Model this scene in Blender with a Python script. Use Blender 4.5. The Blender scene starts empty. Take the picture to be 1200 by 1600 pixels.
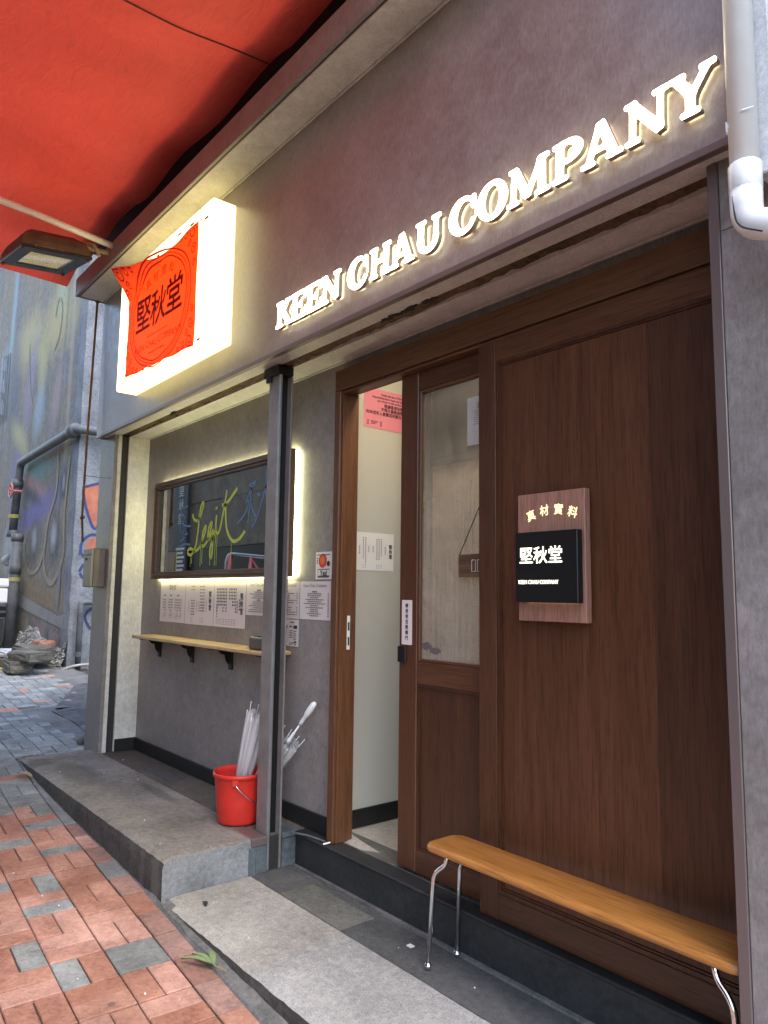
import bpy, bmesh, math, random
import numpy as np
from mathutils import Vector, Matrix
random.seed(7)
R_ = math.radians
scene = bpy.context.scene
col = scene.collection

# ------------------------------------------------------------------ camera
cam_d = bpy.data.cameras.new("camera"); cam = bpy.data.objects.new("camera", cam_d); col.objects.link(cam)
CR = Vector((0.63822794, 0.76974779, 0.01238731))      # camera right
CD = Vector((-0.07893517, 0.08143708, -0.9935478))     # camera down
CF = Vector((-0.76579001, 0.63313217, 0.11273559))     # camera forward
CAM = Vector((0.0, 0.0, 1.15))
cam.matrix_world = Matrix(((CR.x, -CD.x, -CF.x, CAM.x), (CR.y, -CD.y, -CF.y, CAM.y), (CR.z, -CD.z, -CF.z, CAM.z), (0, 0, 0, 1)))
cam_d.sensor_fit = 'VERTICAL'; cam_d.sensor_height = 36.0; cam_d.lens = 1135.08 / 1600 * 36.0
cam_d.clip_start = 0.05; cam_d.clip_end = 500
scene.camera = cam
scene.render.resolution_x, scene.render.resolution_y = 768, 1024

# ------------------------------------------------------------------ world, sun, exposure
world = bpy.data.worlds.new("World"); scene.world = world; world.use_nodes = True
nt = world.node_tree
sky = nt.nodes.new("ShaderNodeTexSky"); sky.sky_type = 'NISHITA'; sky.sun_disc = False
SUN_EL, SUN_AZ = R_(58), R_(100)
sky.sun_elevation = SUN_EL; sky.sun_rotation = SUN_AZ
sky.air_density = 1.3; sky.dust_density = 1.6; sky.ozone_density = 1.0
bg = nt.nodes["Background"]; bg.inputs["Strength"].default_value = 0.132
nt.links.new(sky.outputs[0], bg.inputs[0])
sun_d = bpy.data.lights.new("sun", 'SUN'); sun_d.energy = 0.5; sun_d.angle = R_(25); sun_d.color = (1.0, 0.96, 0.9)
sun = bpy.data.objects.new("sun", sun_d); col.objects.link(sun)
sd = Vector((math.sin(SUN_AZ) * math.cos(SUN_EL), math.cos(SUN_AZ) * math.cos(SUN_EL), math.sin(SUN_EL)))
sun.rotation_euler = (-sd).to_track_quat('-Z', 'Y').to_euler()
sun.location = (6, -2, 12)
vs = scene.view_settings
vs.view_transform = 'Standard'; vs.look = 'None'; vs.gamma = 1.0; vs.use_curve_mapping = False
vs.exposure = 2.3
EM = 0.43          # common scale of the lamps that the shop has switched on
cy = scene.cycles
scene.render.engine = 'CYCLES'
cy.use_denoising = True
cy.max_bounces = 8; cy.diffuse_bounces = 4; cy.glossy_bounces = 4; cy.transmission_bounces = 6; cy.transparent_max_bounces = 10
cy.sample_clamp_indirect = 6.0; cy.caustics_reflective = False; cy.caustics_refractive = False

# ------------------------------------------------------------------ materials
def newmat(name):
    m = bpy.data.materials.new(name); m.use_nodes = True
    return m, m.node_tree.nodes, m.node_tree.links, m.node_tree.nodes["Principled BSDF"]

def posnode(n, l, scale=(1, 1, 1), rot=(0, 0, 0)):
    g = n.new("ShaderNodeNewGeometry"); mp = n.new("ShaderNodeMapping")
    mp.inputs["Scale"].default_value = scale; mp.inputs["Rotation"].default_value = rot
    l.new(g.outputs["Position"], mp.inputs["Vector"])
    return mp.outputs["Vector"]

def noise(n, l, vec, scale, detail=6, rough=0.6, dist=0.0):
    t = n.new("ShaderNodeTexNoise"); t.inputs["Scale"].default_value = scale; t.inputs["Detail"].default_value = detail
    t.inputs["Roughness"].default_value = rough; t.inputs["Distortion"].default_value = dist
    l.new(vec, t.inputs["Vector"]); return t.outputs["Fac"]

def ramp(n, l, fac, stops):
    r = n.new("ShaderNodeValToRGB"); cr = r.color_ramp
    while len(cr.elements) < len(stops): cr.elements.new(0.5)
    for e, (p, c) in zip(cr.elements, stops):
        e.position = p; e.color = (c[0], c[1], c[2], 1) if len(c) == 3 else c
    l.new(fac, r.inputs[0]); return r.outputs["Color"]

def mix(n, l, fac, a, b, mode='MIX'):
    x = n.new("ShaderNodeMix"); x.data_type = 'RGBA'; x.blend_type = mode
    for sock, v in ((0, fac), (6, a), (7, b)):
        if isinstance(v, (int, float)): x.inputs[sock].default_value = v
        elif isinstance(v, tuple): x.inputs[sock].default_value = (*v, 1)
        else: l.new(v, x.inputs[sock])
    return x.outputs[2]

def maprange(n, l, v, a, b, c=0.0, d=1.0):
    x = n.new("ShaderNodeMapRange"); x.inputs[1].default_value = a; x.inputs[2].default_value = b
    x.inputs[3].default_value = c; x.inputs[4].default_value = d
    l.new(v, x.inputs[0]); return x.outputs[0]

def bump(n, l, p, h, strength=0.3, dist=0.01):
    b = n.new("ShaderNodeBump"); b.inputs["Strength"].default_value = strength; b.inputs["Distance"].default_value = dist
    l.new(h, b.inputs["Height"]); l.new(b.outputs[0], p.inputs["Normal"])

def plain(name, c, rough=0.5, metal=0.0, spec=0.5, var=0.0, vscale=8.0):
    m, n, l, p = newmat(name)
    p.inputs["Base Color"].default_value = (*c, 1); p.inputs["Roughness"].default_value = rough
    p.inputs["Metallic"].default_value = metal; p.inputs["Specular IOR Level"].default_value = spec
    if var > 0:
        v = noise(n, l, posnode(n, l), vscale, 7, 0.65)
        k = maprange(n, l, v, 0.25, 0.75, 1 - var, 1 + var)
        h = n.new("ShaderNodeHueSaturation"); h.inputs["Color"].default_value = (*c, 1); l.new(k, h.inputs["Value"])
        l.new(h.outputs[0], p.inputs["Base Color"]); bump(n, l, p, v, 0.15, 0.004)
    return m

def emit(name, c, s, base=(0.8, 0.8, 0.75)):
    m, n, l, p = newmat(name)
    p.inputs["Base Color"].default_value = (*base, 1); p.inputs["Roughness"].default_value = 0.4
    p.inputs["Emission Color"].default_value = (*c, 1); p.inputs["Emission Strength"].default_value = s
    return m

def laminate(name, a, b, rough=0.42, spec=0.45):
    m, n, l, p = newmat(name)
    v = posnode(n, l)
    n1 = noise(n, l, v, 2.3, 5, 0.6, 0.4); n2 = noise(n, l, v, 16, 8, 0.72, 0.5); n3 = noise(n, l, posnode(n, l, (40, 40, 9)), 3.0, 5, 0.7)
    s = mix(n, l, 0.55, n1, n2, 'MIX'); s2 = mix(n, l, 0.3, s, n3)
    c = ramp(n, l, s2, [(0.37, tuple(x * .85 for x in a)), (0.50, tuple((x + y) / 2 for x, y in zip(a, b))), (0.61, tuple(x * 1.06 for x in b))])
    fl = noise(n, l, posnode(n, l, (1, 1, .35)), 110, 4, 0.85)
    c = mix(n, l, maprange(n, l, fl, 0.46, 0.60, 0, 0.28), c, tuple(x * 0.55 for x in a))
    l.new(c, p.inputs["Base Color"]); p.inputs["Specular IOR Level"].default_value = spec
    l.new(maprange(n, l, n2, 0.3, 0.7, rough - 0.06, rough + 0.1), p.inputs["Roughness"])
    bump(n, l, p, n2, 0.10, 0.003)
    return m

def woodmat(name, a, b, axis='z', rough=0.38, scale=1.0, spec=0.45):
    m, n, l, p = newmat(name)
    sc = {'z': (22, 22, 0.9), 'x': (0.9, 22, 22), 'y': (22, 0.9, 22)}[axis]
    sc = tuple(q * scale for q in sc)
    oi = n.new("ShaderNodeObjectInfo"); g = n.new("ShaderNodeNewGeometry")
    ad = n.new("ShaderNodeVectorMath"); ad.operation = 'MULTIPLY_ADD'; ad.inputs[1].default_value = (1, 1, 1)
    cm = n.new("ShaderNodeCombineXYZ")
    for i in range(3): 
        ml = n.new("ShaderNodeMath"); ml.operation = 'MULTIPLY'; ml.inputs[1].default_value = (3.1, 2.3, 5.7)[i]
        l.new(oi.outputs["Random"], ml.inputs[0]); l.new(ml.outputs[0], cm.inputs[i])
    l.new(g.outputs["Position"], ad.inputs[0]); l.new(cm.outputs[0], ad.inputs[2])
    mp = n.new("ShaderNodeMapping"); mp.inputs["Scale"].default_value = sc; l.new(ad.outputs[0], mp.inputs[0])
    n1 = noise(n, l, mp.outputs[0], 1.0, 6, 0.62, 1.1)
    mp2 = n.new("ShaderNodeMapping"); mp2.inputs["Scale"].default_value = tuple(q * 6 for q in sc); l.new(ad.outputs[0], mp2.inputs[0])
    n2 = noise(n, l, mp2.outputs[0], 1.4, 3, 0.7)
    c = ramp(n, l, n1, [(0.22, tuple(x * 1.1 for x in a)), (0.70, tuple(x * .92 for x in b)), (0.88, b)])
    c = mix(n, l, maprange(n, l, n2, 0.48, 0.64, 0, 0.6), c, tuple(x * 0.45 for x in a))
    h = n.new("ShaderNodeHueSaturation"); l.new(c, h.inputs["Color"])
    l.new(maprange(n, l, oi.outputs["Random"], 0, 1, 0.80, 1.24), h.inputs["Value"])
    l.new(h.outputs[0], p.inputs["Base Color"])
    l.new(maprange(n, l, n1, 0.2, 0.8, rough - 0.08, rough + 0.1), p.inputs["Roughness"])
    p.inputs["Specular IOR Level"].default_value = spec
    bump(n, l, p, n2, 0.12, 0.002)
    return m

def concrete(name, a, b, rough=0.85, sc=1.0, bumpk=0.35, spots=0.5, dark=(0.03, 0.03, 0.03)):
    m, n, l, p = newmat(name)
    v = posnode(n, l)
    n1 = noise(n, l, v, 2.2 * sc, 6, 0.65, 0.6); n2 = noise(n, l, v, 30 * sc, 6, 0.7); n3 = noise(n, l, v, 150 * sc, 3, 0.7)
    c = ramp(n, l, mix(n, l, 0.48, n1, n2), [(0.36, tuple(x * .8 for x in a)), (0.62, tuple(x * 1.08 for x in b))])
    c = mix(n, l, maprange(n, l, n3, 0.48, 0.66, 0, spots), c, dark)
    st = noise(n, l, v, 1.1 * sc, 4, 0.6, 1.5)
    c = mix(n, l, maprange(n, l, st, 0.55, 0.75, 0, 0.45), c, tuple(x * 0.4 for x in a))
    sp = n.new("ShaderNodeTexVoronoi"); sp.inputs["Scale"].default_value = 9 * sc; l.new(v, sp.inputs["Vector"])
    c = mix(n, l, maprange(n, l, sp.outputs["Distance"], 0.03, 0.06, 0.6, 0.0), c, tuple(x * 0.35 for x in a))
    l.new(c, p.inputs["Base Color"]); p.inputs["Roughness"].default_value = rough; p.inputs["Specular IOR Level"].default_value = 0.3
    bump(n, l, p, mix(n, l, 0.5, n2, n3), min(1, bumpk * 1.5), 0.014)
    return m

def two_tone(m, split, warm):
    n, l = m.node_tree.nodes, m.node_tree.links; p = n["Principled BSDF"]
    old = p.inputs["Base Color"].links[0].from_socket; v = posnode(n, l); sx = n.new("ShaderNodeSeparateXYZ"); l.new(v, sx.inputs[0])
    k = noise(n, l, v, 7, 4, 0.6); ad = n.new("ShaderNodeMath"); ad.operation = 'MULTIPLY_ADD'; ad.inputs[1].default_value = .22; l.new(k, ad.inputs[0]); l.new(sx.outputs[0], ad.inputs[2])
    l.new(mix(n, l, maprange(n, l, ad.outputs[0], split + .10, split + .125, 1, 0), old, warm, 'MULTIPLY'), p.inputs["Base Color"])
    return m

def brickmat(name, a, b):
    m, n, l, p = newmat(name)
    v = posnode(n, l); oi = n.new("ShaderNodeObjectInfo")
    n1 = noise(n, l, v, 6, 6, 0.65, 0.3); n2 = noise(n, l, v, 45, 6, 0.75)
    base = ramp(n, l, mix(n, l, 0.45, n1, n2), [(0.36, tuple(x * .78 for x in a)), (0.60, tuple(x * 1.05 for x in b))])
    h = n.new("ShaderNodeHueSaturation"); l.new(base, h.inputs["Color"])
    l.new(maprange(n, l, oi.outputs["Random"], 0, 1, 0.8, 1.14), h.inputs["Value"])
    l.new(maprange(n, l, oi.outputs["Random"], 0, 1, 1.06, 0.84), h.inputs["Saturation"])
    pit = n.new("ShaderNodeTexVoronoi"); pit.inputs["Scale"].default_value = 62; l.new(v, pit.inputs["Vector"])
    c = mix(n, l, maprange(n, l, pit.outputs["Distance"], 0.06, 0.18, 0.55, 0), h.outputs[0], (0.05, 0.035, 0.03))
    gum = n.new("ShaderNodeTexVoronoi"); gum.inputs["Scale"].default_value = 4.2; l.new(v, gum.inputs["Vector"])
    c = mix(n, l, maprange(n, l, gum.outputs["Distance"], 0.045, 0.075, 0.75, 0), c, (0.09, 0.075, 0.07))
    dn = noise(n, l, v, 1.3, 5, 0.6, 1.0)
    c = mix(n, l, maprange(n, l, dn, 0.48, 0.72, 0, 0.5), c, tuple(x * 0.5 for x in a))
    l.new(c, p.inputs["Base Color"]); p.inputs["Roughness"].default_value = 0.85; p.inputs["Specular IOR Level"].default_value = 0.2
    bump(n, l, p, mix(n, l, 0.5, n2, pit.outputs["Distance"]), 0.6, 0.009)
    return m

LAM = laminate("grey brown concrete look laminate", (0.165, 0.148, 0.143), (0.275, 0.25, 0.24))
LAM_F = laminate("fascia laminate", (0.20, 0.155, 0.142), (0.305, 0.248, 0.228), 0.36, 1.0)
LAM_IN = laminate("recess grey laminate", (0.20, 0.178, 0.172), (0.32, 0.285, 0.272), 0.5)
LAM_SOF = laminate("soffit laminate", (0.50, 0.48, 0.445), (0.68, 0.655, 0.62), 0.45)
TRIM = plain("trim bronze", (0.16, 0.125, 0.12), 0.35, 0.3)
WOOD = woodmat("door mahogany", (0.050, 0.0175, 0.008), (0.105, 0.039, 0.017), 'z', 0.42)
WOOD_X = woodmat("rail mahogany", (0.050, 0.0180, 0.008), (0.105, 0.040, 0.018), 'x', 0.42)
WOOD_L = woodmat("casing brown wood", (0.068, 0.027, 0.012), (0.135, 0.058, 0.026), 'z', 0.42)
WOOD_LX = woodmat("header brown wood", (0.07, 0.03, 0.014), (0.13, 0.058, 0.027), 'x', 0.45)
WOOD_F = woodmat("window frame walnut", (0.07, 0.036, 0.02), (0.14, 0.08, 0.045), 'x', 0.4)
WOOD_B = woodmat("bench honey wood", (0.30, 0.115, 0.024), (0.47, 0.20, 0.052), 'x', 0.36, 0.7)
WOOD_S = woodmat("shelf pale wood", (0.42, 0.27, 0.12), (0.6, 0.42, 0.2), 'x', 0.4)
WOOD_P = woodmat("plaque walnut", (0.21, 0.10, 0.072), (0.32, 0.165, 0.12), 'z', 0.5)
WOOD_OLD = concrete("old rough timber", (0.07, 0.045, 0.025), (0.26, 0.18, 0.10), 0.9, 2.2, 0.8, 0.5)
BLACK = plain("black skirting", (0.012, 0.012, 0.013), 0.45, var=0.3)
BLACKM = plain("black metal", (0.014, 0.014, 0.015), 0.4, 0.4)
VOIDM = plain("dark upper wall", (0.03, 0.028, 0.028), 0.9)
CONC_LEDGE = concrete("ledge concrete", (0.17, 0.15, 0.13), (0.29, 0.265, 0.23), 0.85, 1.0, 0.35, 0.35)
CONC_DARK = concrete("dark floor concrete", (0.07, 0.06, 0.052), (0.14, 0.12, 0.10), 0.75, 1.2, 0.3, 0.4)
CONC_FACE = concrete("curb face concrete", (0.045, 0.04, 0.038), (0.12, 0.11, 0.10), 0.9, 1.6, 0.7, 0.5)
CONC_SKYTINT = concrete("sky tinted end render", (0.20, 0.21, 0.22), (0.36, 0.37, 0.38), 0.85, 1.6, 0.8, 0.35)  # bluish skylight on the step end is mixed into this colour
GRANITE = concrete("grey granite", (0.30, 0.29, 0.275), (0.43, 0.42, 0.40), 0.8, 1.4, 0.3, 0.55, (0.08, 0.08, 0.08))
GRANITE_W = concrete("warm granite", (0.28, 0.265, 0.235), (0.40, 0.385, 0.34), 0.8, 1.4, 0.3, 0.6, (0.08, 0.08, 0.075))
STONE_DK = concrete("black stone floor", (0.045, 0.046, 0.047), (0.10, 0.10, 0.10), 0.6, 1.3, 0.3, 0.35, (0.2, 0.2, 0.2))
STONE_GR = concrete("green black stone", (0.09, 0.09, 0.08), (0.17, 0.17, 0.15), 0.7, 1.5, 0.3, 0.4, (0.02, 0.02, 0.02))
RISER = concrete("black tile riser", (0.016, 0.017, 0.018), (0.036, 0.037, 0.039), 0.5, 1.4, 0.1, 0.15)
SLATE = concrete("slate step tile", (0.06, 0.075, 0.085), (0.13, 0.15, 0.165), 0.6, 1.5, 0.2, 0.3)
TERR = concrete("pale terrazzo", (0.36, 0.34, 0.30), (0.52, 0.49, 0.43), 0.6, 1.2, 0.15, 0.25)
GUTTER = concrete("gutter haunch mortar", (0.10, 0.098, 0.095), (0.22, 0.21, 0.20), 0.9, 1.5, 0.5, 0.4)
BED = concrete("paving joints", (0.04, 0.035, 0.03), (0.09, 0.08, 0.07), 0.95, 2.0, 0.5, 0.3)
BR_RED = brickmat("red paver", (0.35, 0.155, 0.105), (0.50, 0.255, 0.18))
BR_GREY = brickmat("grey paver", (0.20, 0.205, 0.195), (0.31, 0.315, 0.30))
BR_BLUE = brickmat("dark grey paver", (0.16, 0.165, 0.165), (0.26, 0.265, 0.26))
BR_DIRTY = brickmat("sooty red paver", (0.22, 0.13, 0.105), (0.36, 0.20, 0.155))
ROCK = concrete("rough rock slab", (0.07, 0.068, 0.068), (0.16, 0.155, 0.155), 0.9, 2.2, 1.0, 0.4)
RUBBLE = concrete("broken plaster", (0.20, 0.195, 0.18), (0.55, 0.54, 0.51), 0.95, 3.0, 1.0, 0.5)
PLASTER = concrete("blue grey plaster", (0.15, 0.16, 0.18), (0.28, 0.29, 0.315), 0.9, 1.2, 0.9, 0.45)
WHITE_IN = plain("interior paint", (0.50, 0.485, 0.425), 0.7, var=0.03, vscale=1.5)
PAPER = plain("paper", (0.70, 0.63, 0.63), 0.55, var=0.04, vscale=3)
PAPER_W = plain("white paper", (0.78, 0.76, 0.74), 0.5, var=0.03, vscale=3)
PINK = plain("pink paper", (0.74, 0.25, 0.33), 0.5)
INK = plain("black ink", (0.02, 0.018, 0.018), 0.6)
INK_G = plain("grey ink", (0.12, 0.105, 0.105), 0.6)
INK_R = plain("red ink", (0.6, 0.05, 0.03), 0.5)
STEEL = plain("galvanised post paint", (0.24, 0.215, 0.21), 0.4, 0.3, var=0.25, vscale=12)
STEEL_E = plain("worn steel edge", (0.32, 0.34, 0.36), 0.3, 0.6, var=0.2, vscale=20)
CHROME = plain("chrome", (0.75, 0.75, 0.76), 0.12, 1.0)
PVC_W = plain("dirty white pvc", (0.76, 0.77, 0.78), 0.3, var=.10, vscale=6)
PVC_G = concrete("grey pvc pipe", (0.075, 0.08, 0.09), (0.14, 0.147, 0.16), 0.5, 2.5, 0.2, 0.3)
WPAINT = concrete("white painted sheet", (0.52, 0.52, 0.54), (0.66, 0.66, 0.68), 0.5, 2.0, 0.15, 0.2)
RUST = concrete("rusty conduit", (0.13, 0.06, 0.022), (0.30, 0.17, 0.08), 0.85, 6.0, 0.4, 0.3)
MAILM = plain("mailbox steel", (0.16, 0.135, 0.12), 0.45, 0.3, var=0.15)
MAILS = plain("mailbox brass edge", (0.30, 0.26, 0.16), 0.35, 0.5)
REDPL = plain("red bucket plastic", (0.55, 0.026, 0.018), 0.4, var=.14, vscale=16)
WPL = plain("white plastic", (0.78, 0.78, 0.80), 0.3)
LEAFM = plain("fresh leaf", (0.17, 0.25, 0.10), 0.5, var=0.25, vscale=30)
DRYLEAF = plain("dry leaf", (0.34, 0.24, 0.12), 0.7, var=0.2, vscale=30)
GOLD = emit("lit gold lettering", (1.0, 0.8, 0.42), 0.85 * EM, (0.7, 0.55, 0.25))
LBOX = emit("light box acrylic", (1.0, 0.86, 0.36), 1.15 * EM)
LBOXF = emit("light box lit face", (1.0, 0.90, 0.46), 1.6 * EM)
LETTER = emit("lit letter acrylic", (1.0, 0.90, 0.66), 6.5 * EM)
HALO = emit("added letter glow", (1.0, 0.84, 0.5), 6.5 * EM)  # added glowing plate behind each letter, stands in for camera bloom
LETSIDE = plain("letter return metal", (0.24, 0.205, 0.155), 0.5, 0.0)
LED = emit("led strip", (1.0, 0.97, 0.52), 20.0 * EM)
PLQ = emit("plaque lit characters", (1.0, 0.95, 0.72), 1.1 * EM)
LAMPW = emit("ceiling lamp diffuser", (1.0, 0.82, 0.58), 17.0 * EM)
FLOODG = emit("floodlight reflector glow", (1.0, 0.78, 0.35), 0.5 * EM)

def clothmat(name, c, trans, tint, rough=0.9, dirt=None):
    m, n, l, p = newmat(name)
    out = n["Material Output"]; n.remove(p)
    v = posnode(n, l)
    k = noise(n, l, v, 3.0, 6, 0.65, 0.8)
    cc = ramp(n, l, k, [(0.3, tuple(x * 0.86 for x in c)), (0.7, c)])
    if dirt:
        d1 = noise(n, l, posnode(n, l, (2.0, 7, 2), (0, 0, .5)), 2.2, 10, 0.85, 1.0)
        cc = mix(n, l, maprange(n, l, d1, 0.54, 0.66, 0, 0.6), cc, dirt)
        d3 = noise(n, l, v, 1.4, 4, 0.6, 1.0)
        cc = mix(n, l, maprange(n, l, d3, 0.42, 0.66, 0, 0.35), cc, tuple(min(1, x * 1.6 + .05) for x in c))
        d2 = n.new("ShaderNodeTexVoronoi"); d2.inputs["Scale"].default_value = 11; l.new(v, d2.inputs["Vector"])
        cc = mix(n, l, maprange(n, l, d2.outputs["Distance"], 0.02, 0.05, 0.7, 0), cc, dirt)
    d = n.new("ShaderNodeBsdfDiffuse"); l.new(cc, d.inputs[0])
    t = n.new("ShaderNodeBsdfTranslucent"); t.inputs[0].default_value = (*tint, 1)
    x = n.new("ShaderNodeMixShader"); x.inputs[0].default_value = trans
    l.new(d.outputs[0], x.inputs[1]); l.new(t.outputs[0], x.inputs[2])
    g = n.new("ShaderNodeBsdfGlossy"); g.inputs["Roughness"].default_value = 0.5; g.inputs[0].default_value = (1, 1, 1, 1)
    y = n.new("ShaderNodeMixShader"); y.inputs[0].default_value = 0.03
    l.new(x.outputs[0], y.inputs[1]); l.new(g.outputs[0], y.inputs[2]); l.new(y.outputs[0], out.inputs[0])
    b = n.new("ShaderNodeBump"); b.inputs["Strength"].default_value = 0.5; b.inputs["Distance"].default_value = 0.03
    kk = noise(n, l, posnode(n, l, (1, 2.5, 1)), 6, 5, 0.6, 0.6); l.new(kk, b.inputs["Height"])
    for q in (d, t): l.new(b.outputs[0], q.inputs["Normal"])
    return m

TARP = clothmat("red tarpaulin", (0.56, 0.048, 0.026), 0.27, (0.68, 0.072, 0.036), dirt=(0.13, 0.03, 0.02))
CLOTH = clothmat("red backlit cloth", (0.62, 0.045, 0.015), 0.5, (0.80, 0.065, 0.012))
CLOTHINK = clothmat("dark red cloth print", (0.42, 0.018, 0.010), 0.5, (0.50, 0.018, 0.008))

def glassmat(name, fog=0.0, tint=(1, 1, 1), trans_black=None, mirror=None):
    m, n, l, p = newmat(name)
    out = n["Material Output"]; n.remove(p)
    g = n.new("ShaderNodeBsdfGlossy"); g.inputs["Roughness"].default_value = 0.015
    lw = n.new("ShaderNodeLayerWeight"); lw.inputs[0].default_value = 0.5
    pw = n.new("ShaderNodeMath"); pw.operation = 'POWER'; pw.inputs[1].default_value = 4.0; l.new(lw.outputs["Facing"], pw.inputs[0])
    frv = maprange(n, l, pw.outputs[0], 0, 1, 0.13, 1.0)
    if mirror:
        d = n.new("ShaderNodeBsdfDiffuse"); d.inputs[0].default_value = (0.012, 0.013, 0.014, 1)
        g.inputs[0].default_value = (*mirror, 1)
        x = n.new("ShaderNodeMixShader"); x.inputs[0].default_value = 0.9
        l.new(d.outputs[0], x.inputs[1]); l.new(g.outputs[0], x.inputs[2]); l.new(x.outputs[0], out.inputs[0])
        return m
    t = n.new("ShaderNodeBsdfTransparent"); t.inputs[0].default_value = (*tint, 1)
    base = t.outputs[0]
    if fog > 0:
        v = posnode(n, l)
        n1 = noise(n, l, v, 5.0, 5, 0.6, 0.8); n2 = noise(n, l, v, 170, 3, 0.8)
        sx = n.new("ShaderNodeSeparateXYZ"); l.new(v, sx.inputs[0])
        low = maprange(n, l, sx.outputs[2], 1.85, 1.0, 0.05, 0.92)
        f = n.new("ShaderNodeMath"); f.operation = 'MULTIPLY'
        l.new(low, f.inputs[0]); l.new(maprange(n, l, mix(n, l, 0.5, n1, n2), 0.34, 0.58, 0.45, 1.3), f.inputs[1])
        st = noise(n, l, posnode(n, l, (60, 60, 1.2)), 1.0, 4, 0.6, 0.4)
        f2 = n.new("ShaderNodeMath"); f2.operation = 'MULTIPLY'; l.new(f.outputs[0], f2.inputs[0]); l.new(maprange(n, l, st, 0.35, 0.6, 0.62, 1.08), f2.inputs[1]); f = f2
        d = n.new("ShaderNodeBsdfDiffuse"); d.inputs[0].default_value = (0.90, 0.86, 0.78, 1)
        tr = n.new("ShaderNodeBsdfTranslucent"); tr.inputs[0].default_value = (0.92, 0.88, 0.80, 1)
        dt = n.new("ShaderNodeMixShader"); dt.inputs[0].default_value = 0.8
        l.new(d.outputs[0], dt.inputs[1]); l.new(tr.outputs[0], dt.inputs[2])
        fx = n.new("ShaderNodeMixShader"); l.new(f.outputs[0], fx.inputs[0]); l.new(t.outputs[0], fx.inputs[1]); l.new(dt.outputs[0], fx.inputs[2])
        base = fx.outputs[0]
    x = n.new("ShaderNodeMixShader"); l.new(frv, x.inputs[0]); l.new(base, x.inputs[1]); l.new(g.outputs[0], x.inputs[2])
    l.new(x.outputs[0], out.inputs[0])
    return m
GLASS_DOOR = glassmat("fogged door glass", 0.6)
GLASS_WIN = glassmat("dark mirror window glass", mirror=(0.52, 0.53, 0.53))

def filmmat(name, alpha, c=(0.85, 0.85, 0.88)):
    m, n, l, p = newmat(name)
    out = n["Material Output"]; n.remove(p)
    t = n.new("ShaderNodeBsdfTransparent"); d = n.new("ShaderNodeBsdfDiffuse"); d.inputs[0].default_value = (*c, 1)
    g = n.new("ShaderNodeBsdfGlossy"); g.inputs["Roughness"].default_value = 0.15
    a = n.new("ShaderNodeMixShader"); a.inputs[0].default_value = alpha
    l.new(t.outputs[0], a.inputs[1]); l.new(d.outputs[0], a.inputs[2])
    b = n.new("ShaderNodeMixShader"); b.inputs[0].default_value = 0.12
    l.new(a.outputs[0], b.inputs[1]); l.new(g.outputs[0], b.inputs[2]); l.new(b.outputs[0], out.inputs[0])
    return m
FILM = filmmat("clear umbrella film", 0.34)

def softpatch(n, l, base, c, rad, colour, strength, rot=0.0, edge=(0.35, 1.15), wob=0.5, nsc=2.2):
    """one patch of spray, stain or painted lamp glow: a noisy ellipse of colour fixed on the surface (a zero radius ignores that axis)"""
    g = n.new("ShaderNodeNewGeometry"); mp = n.new("ShaderNodeMapping"); mp.vector_type = 'TEXTURE'
    mp.inputs["Location"].default_value = c; mp.inputs["Rotation"].default_value = (0, rot, 0)
    mp.inputs["Scale"].default_value = tuple(r if r > 0 else 1e4 for r in rad)
    l.new(g.outputs["Position"], mp.inputs["Vector"])
    ln = n.new("ShaderNodeVectorMath"); ln.operation = 'LENGTH'; l.new(mp.outputs[0], ln.inputs[0])
    k = noise(n, l, posnode(n, l), nsc, 7, 0.7, 0.8)
    ad = n.new("ShaderNodeMath"); ad.operation = 'MULTIPLY_ADD'; ad.inputs[1].default_value = wob * 2; l.new(k, ad.inputs[0]); l.new(ln.outputs["Value"], ad.inputs[2])
    return mix(n, l, maprange(n, l, ad.outputs[0], edge[0] + wob, edge[1] + wob, strength, 0), base, colour)

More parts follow.
